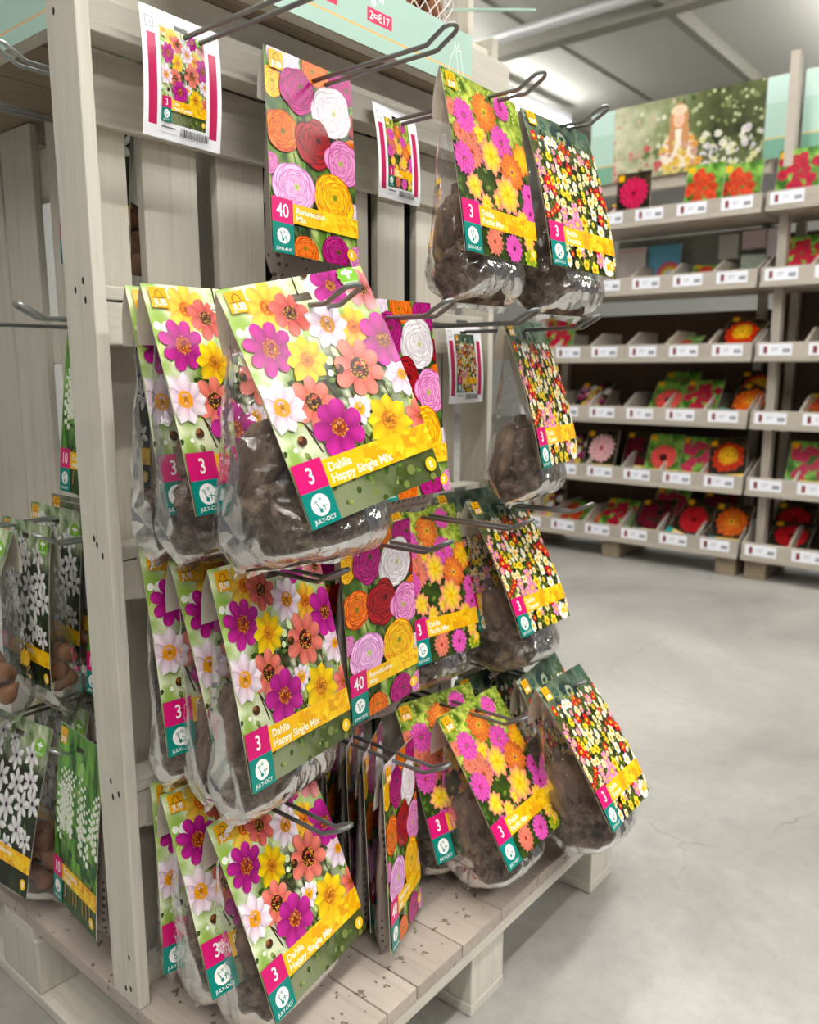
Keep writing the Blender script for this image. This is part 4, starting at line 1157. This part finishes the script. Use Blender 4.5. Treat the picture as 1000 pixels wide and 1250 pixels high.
# ------------------------------------------------------------------ packs in the trays
def pack_art(kind):
    w, h = .17, .225
    A = Art(w, h, None, .0, 60 + len(kind) * 3)
    g1, g2 = {'dark': (rgb(30, 26, 20), rgb(70, 60, 36)), 'green': (rgb(50, 100, 30), rgb(140, 190, 80))}['green' if kind in ('gerbera', 'cluster', 'roses', 'tulips') else 'dark']
    A.bg(lambda u, v: mixc(g1, g2, (fbm(u, v, 5, 5) - .3) * 2.4), 12, 14)
    if kind == 'crimson': A.pom(0, .095, .075, 6, 16, rgb(150, 0, 40), rgb(226, 40, 96), wid=.26)
    if kind == 'pink': A.pom(0, .095, .075, 6, 18, rgb(226, 90, 110), rgb(255, 206, 206), wid=.24)
    if kind == 'red': A.pom(0, .095, .076, 6, 20, rgb(120, 0, 10), rgb(214, 30, 40), wid=.2)
    if kind == 'gerbera': A.pom(0, .12, .07, 3, 16, rgb(214, 40, 36), rgb(246, 96, 90)); A.disc(0, .12, .02, rgb(70, 20, 20))
    if kind == 'flame': A.pom(0, .095, .078, 6, 14, rgb(255, 200, 40), rgb(222, 50, 16), wid=.28)
    if kind == 'sunset': A.pom(0, .095, .078, 3, 12, rgb(190, 20, 14), rgb(226, 60, 20), wid=.3); A.pom(0, .085, .05, 4, 10, rgb(250, 210, 30), rgb(250, 170, 20), wid=.4)
    if kind in ('cluster', 'roses', 'tulips', 'mixed', 'wine'):
        P = {'cluster': [(rgb(206, 30, 20), rgb(246, 90, 50))], 'roses': [(rgb(150, 6, 34), rgb(222, 40, 74))], 'tulips': [(rgb(196, 16, 60), rgb(240, 70, 110))],
             'mixed': [(rgb(236, 180, 20), rgb(255, 226, 80)), (rgb(206, 60, 110), rgb(250, 180, 206)), (rgb(240, 230, 220), rgb(255, 255, 250)), (rgb(120, 20, 70), rgb(190, 60, 120))],
             'wine': [(rgb(70, 4, 22), rgb(136, 20, 50))]}[kind]
        for k in range(22):
            c = A.r.choice(P); A.pom(A.r.uniform(-.072, .072), .035 + .14 * k / 22, A.r.uniform(.017, .027), 4, 11, mul(c[0], .45), mul(c[1], A.r.uniform(.75, 1.1)), wid=.2)
    A.rect(-w / 2, .180, w / 2, .204, rgb(246, 206, 70)); A.rect(-w / 2, .180, -w / 2 + .03, .225, rgb(30, 160, 160)); A.rect(-w / 2 + .006, .008, -w / 2 + .034, .034, ORANGE)
    A.rect(-.045, .186, .02, .190, WHITE); A.rect(-.045, .194, .0, .198, WHITE)
    return A
def pack_bag(w, h):
    bm = bmesh.new(); n, m = 14, 14; F = []
    for side in (0, 1):
        g = []
        for j in range(m + 1):
            v = j / m; row = []
            for i in range(n + 1):
                u = i / n; p = (sin(pi * u) ** .6) * (max(0, sin(pi * min(1, v * 1.0))) ** .7) * (.4 + .6 * v)
                row.append(bm.verts.new(((u - .5) * w, .0008 + (.045 * p + .003 * noise.noise(Vector((u * 9, v * 9, 1))) if side else .0), -v * h)))
            g.append(row)
        for j in range(m):
            for i in range(n):
                q = (g[j][i], g[j][i + 1], g[j + 1][i + 1], g[j + 1][i]); f = bm.faces.new(q if side else q[::-1]); f.smooth = True
    bmesh.ops.remove_doubles(bm, verts=bm.verts[:], dist=.0004)
    return bm_mesh('plastic_bag', bm, plain('cloudy_bag', rgb(150, 140, 130), .25), True)
PBAG = pack_bag(.176, .232); PART = {}
DESC = {'crimson': 'crimson dahlia', 'pink': 'pink and white dahlia', 'red': 'deep red dahlia', 'gerbera': 'coral single bloom', 'flame': 'orange flame dahlia', 'sunset': 'yellow and red dahlia', 'cluster': 'orange red cluster', 'roses': 'crimson bunch', 'tulips': 'rose red bunch', 'mixed': 'mixed yellow and pink', 'wine': 'wine red bunch'}
CX = 4.29
_cam_h = 1.05
def back_at(px, py, X):
    th, a = R(9.9), R(39.5); x = (px - 500) / 1000; y = (py - 625) / 1000
    up = -y * cos(th) - sin(th); fw = cos(th) - y * sin(th)
    dx = x * sin(a) + fw * cos(a); dy = -x * cos(a) + fw * sin(a); t = X / dx
    return dy * t, _cam_h + up * t
def pack(kind, row, y, lean, bay_n, extra, X=SX + .06, dz=0., roll=0., yaw=0.):
    if kind not in PART: PART[kind] = pack_art(kind).mesh('flower_pack', M['print'], .225)
    z = ROWZ[row] + .04 + dz
    # leaning back: bottom edge rests on the tray
    o = mesh_obj('flower_pack', PART[kind], None, (X, y, z), (0, 0, 0))
    o.rotation_euler = (Matrix.Rotation(R(-90 + yaw), 3, 'Z') @ Matrix.Rotation(R(-lean), 3, 'X') @ Matrix.Rotation(R(roll), 3, 'Y')).to_euler()
    o.scale = (1.12, 1., 1.12)
    mesh_obj('plastic_bag', PBAG, o, (0, 0, .226))
    tag(o, f'{DESC[kind]} pack on {RN[row]} shelf, {bay_n} unit{extra}', 'flower bulb pack', f'packs on the {RN[row]} shelf')
PKS = [
 ('crimson', 0, 1.985, 4, 'left', ', standing upright', {}), ('cluster', 0, 1.615, 12, 'left', ', leaning beside an empty bag', {}), ('cluster', 0, 1.46, 14, 'left', ', rightmost there', {'X': SX + .14}), ('pink', 0, 2.10, 55, 'left', ', lying low', {}),
 ('roses', 0, 1.17, 10, 'right', ', upright at its left end', {}), ('roses', 0, .99, 14, 'right', ', at the picture edge', {}),
 ('cluster', 1, 1.545, 62, 'left', ', lying back', {'yaw': 18}), ('roses', 1, 1.15, 34, 'right', ', leaning back', {}), ('cluster', 1, .985, 34, 'right', ', second from its left end', {}),
 ('roses', 2, 2.42, 20, 'left', ', beside the display rack', {}), ('cluster', 2, 1.73, 66, 'left', ', lying flat', {}), ('sunset', 2, 1.44, 42, 'left', ', leaning at the right end', {'roll': 14}),
 ('mixed', 3, 2.22, 46, 'left', ', beside empty compartments', {}), ('gerbera', 3, 1.76, 42, 'left', ', front of the pile', {}), ('gerbera', 3, 1.75, 42, 'left', ', behind its twin', {'X': SX + .16, 'dz': .05}), ('roses', 3, 1.585, 40, 'left', ', beside the coral pack', {}), ('flame', 3, 1.40, 46, 'left', ', tipped at the right end', {'roll': 24}), ('sunset', 3, 1.35, 40, 'left', ', rear right corner', {'X': SX + .20, 'dz': .05}), ('cluster', 3, .985, 58, 'right', ', lying back', {}),
 ('pink', 4, 2.13, 20, 'left', ', upright and pale', {}), ('mixed', 4, 2.32, 34, 'left', ', leftmost in view', {}), ('wine', 4, 1.93, 24, 'left', ', in a grey bag', {'X': SX + .14}), ('gerbera', 4, 1.76, 24, 'left', ', third compartment', {}), ('tulips', 4, 1.585, 28, 'left', ', near the right end', {}), ('sunset', 4, 1.40, 26, 'left', ', at the right end', {'roll': -8}), ('tulips', 4, 1.03, 24, 'right', ', leaning in the second compartment', {}),
 ('mixed', 5, 2.50, 40, 'left', ', beside the hooks', {}), ('cluster', 5, 2.33, 62, 'left', ', lying low', {}), ('flame', 5, 2.20, 66, 'left', ', lying flat', {}), ('roses', 5, 2.03, 50, 'left', ', in a white tub compartment', {}), ('wine', 5, 1.81, 44, 'left', ', lying in front', {}), ('tulips', 5, 1.77, 40, 'left', ', behind the wine one', {'X': SX + .17, 'dz': .05}), ('red', 5, 1.635, 36, 'left', ', tipped sideways', {'roll': 20}), ('wine', 5, 1.49, 26, 'left', ', standing at the back', {'X': SX + .2, 'dz': .03}), ('flame', 5, 1.385, 34, 'left', ', at the right end', {}),
 ('red', 5, 1.10, 58, 'right', ', lying in front', {}), ('red', 5, 1.12, 46, 'right', ', behind another', {'X': SX + .2, 'dz': .04}),
]
for a in PKS: pack(*a[:6], **a[6])

# picture books and small boxes hung behind the open second tray
def book(y0, y1, z0, z1, fn, label, X=SX + .30):
    A = Art(y1 - y0, z1 - z0, None, 0, 5); fn(A); me = A.mesh('picture_book', M['matte_print'])
    rt = empty('picture_book', (X, (y0 + y1) / 2, z0), (0, 0, R(-90))); tag(rt, label, 'book', 'picture books behind the second tray')
    mesh_obj('cover', me, rt, (0, 0, z1 - z0)); box('pages', (-(y1 - y0) / 2 + .003, .002, .003), ((y1 - y0) / 2 - .003, .022, z1 - z0 - .003), M['white'], rt)
def bk1(A):
    A.bg(lambda u, v: rgb(236, 226, 222), 6, 6); A.rect(-A.w / 2 + .012, .012, A.w / 2 - .012, .02, rgb(226, 150, 160)); A.rect(-A.w / 2 + .012, A.h - .02, A.w / 2 - .012, A.h - .012, rgb(226, 150, 160)); A.disc(0, A.h / 2, .035, rgb(226, 216, 210), 14)
def bk2(A):
    A.bg(lambda u, v: rgb(110, 182, 214), 6, 6)
    for k, c in enumerate((rgb(226, 90, 140), rgb(240, 150, 70), rgb(250, 220, 100), rgb(240, 240, 240))): A.disc(.03, A.h * .75, .075 - k * .015, c, 24)
    A.rect(-A.w / 2, A.h * .75, A.w / 2, A.h, rgb(40, 60, 84))
book(2.00, 2.17, 1.50, 1.72, bk1, 'white picture book with thin pink borders behind the second tray')
book(1.80, 1.985, 1.50, 1.72, bk2, 'blue picture book with a rainbow behind the second tray')
for k, (y0, y1, z0, z1) in enumerate(((1.50, 1.60, 1.62, 1.74), (1.36, 1.48, 1.66, 1.75), (1.36, 1.48, 1.52, 1.63), (1.29, 1.355, 1.60, 1.75))):
    o = box('small_box', (SX + .30, y0, z0), (SX + .36, y1, z1), plain(f'box_card_{k}', [rgb(206, 206, 200), rgb(230, 206, 214), rgb(208, 226, 206), rgb(246, 236, 240)][k], .4))
    tag(o, ['grey small box hung left of the others behind the second tray', 'pinkish small box hung highest behind the second tray', 'greenish small box hung under the pinkish one', 'white small box hung furthest right behind the second tray'][k], 'box', 'small boxes behind the second tray')
o = box('hanging_rack', (SX + .37, 1.30, 1.46), (SX + .385, 2.2, 1.77), plain('rack_panel', rgb(150, 152, 144), .6)); tag(o, 'grey panel behind the second tray carrying books and boxes', 'panel')

# ------------------------------------------------------------------ shop shell
def struct(o, *_): o['kind'] = 'structure'; return o
struct(box('floor', (-6, -6, -.1), (16, 12, 0), M['floor'], None, 0))
struct(box('ceiling', (-6, -6, 4.6), (16, 12, 4.7), M['ceil'], None, 0))
struct(box('wall_back', (15.9, -6, 0), (16, 12, 4.6), M['wall'], None, 0))
struct(box('wall_left', (-6, 11.9, 0), (15.9, 12, 4.6), M['wall'], None, 0))
n = 0
for y in (-2.2, .7, 3.58, 6.4, 9.2):
    n += 1; struct(box(f'trim_{n}', (-6, y - .05, 4.45), (15.9, y + .05, 4.6), M['ceil_beam'], None, .01))
for y in (-.8, 2.1, 5.0, 7.8):
    n += 1; struct(box(f'trim_{n}', (-6, y - .012, 4.585), (15.9, y + .012, 4.6), M['ceil_beam'], None, 0))
def beam(x):
    bm = bmesh.new()
    add_box(bm, (x - .09, -6, 4.38), (x + .09, 11.9, 4.41), 0); add_box(bm, (x - .09, -6, 4.57), (x + .09, 11.9, 4.60), 0); add_box(bm, (x - .01, -6, 4.41), (x + .01, 11.9, 4.57), 0)
    o = mesh_obj('ceiling_beam', bm_mesh('ceiling_beam', bm, M['ceil_beam'])); return o
o = beam(8.1); tag(o, 'pale steel beam crossing the ceiling behind the duct', 'beam', kind='structure')
bm = bmesh.new(); add_tube(bm, [(7.4, -6, 4.3), (7.4, 2, 4.3), (7.4, 11.9, 4.3)], .05, 20)
o = mesh_obj('ceiling_pipe', bm_mesh('ceiling_pipe', bm, M['duct'])); tag(o, 'white round pipe running under the shop ceiling', 'pipe')
def strip(x0, x1, y, z, label):
    r = empty('ceiling_light', ((x0 + x1) / 2, y, z)); tag(r, label, 'ceiling light', 'ceiling strip lights')
    L = (x1 - x0) / 2
    box('housing', (-L, -.075, 0), (L, .075, .10), M['white'], r); box('diffuser', (-L + .01, -.085, -.06), (L - .01, .085, -.001), M['lamp'], r, .01)
strip(4.0, 10.6, 5.95, 4.36, 'bright strip light seen behind the hanging packets')
strip(.1, 3.9, 1.40, 4.36, 'strip light above the display rack')
strip(-4.5, 3.6, -.6, 4.36, 'strip light over the aisle in front of the rack')
strip(-2.5, 6.0, -3.6, 4.36, 'strip light furthest towards the till side')
strip(5.5, 12, 2.0, 4.36, 'strip light over the far shelving')

# ------------------------------------------------------------------ world, camera
w = bpy.data.worlds.new('shop_daylight'); SC.world = w; w.use_nodes = True
bgn = w.node_tree.nodes['Background']; bgn.inputs[0].default_value = (.95, .97, 1., 1); bgn.inputs[1].default_value = .14
cam = bpy.data.cameras.new('camera'); co = bpy.data.objects.new('camera', cam); COL.objects.link(co)
co.location = (0, 0, 1.05); co.rotation_euler = (R(90 - 9.9), 0, R(39.5 - 90))
cam.sensor_fit = 'AUTO'; cam.sensor_width = 36; cam.lens = 36 * 1000 / 1250
cam.clip_start = .02
cam.dof.use_dof = True; cam.dof.focus_distance = 1.08; cam.dof.aperture_fstop = 5.0
SC.camera = co
SC.view_settings.view_transform = 'Standard'; SC.view_settings.look = 'None'; SC.view_settings.gamma = 1; SC.view_settings.use_curve_mapping = False
SC.view_settings.exposure = -0.06
SC.cycles.transparent_max_bounces = 24
SC.cycles.use_denoising = True
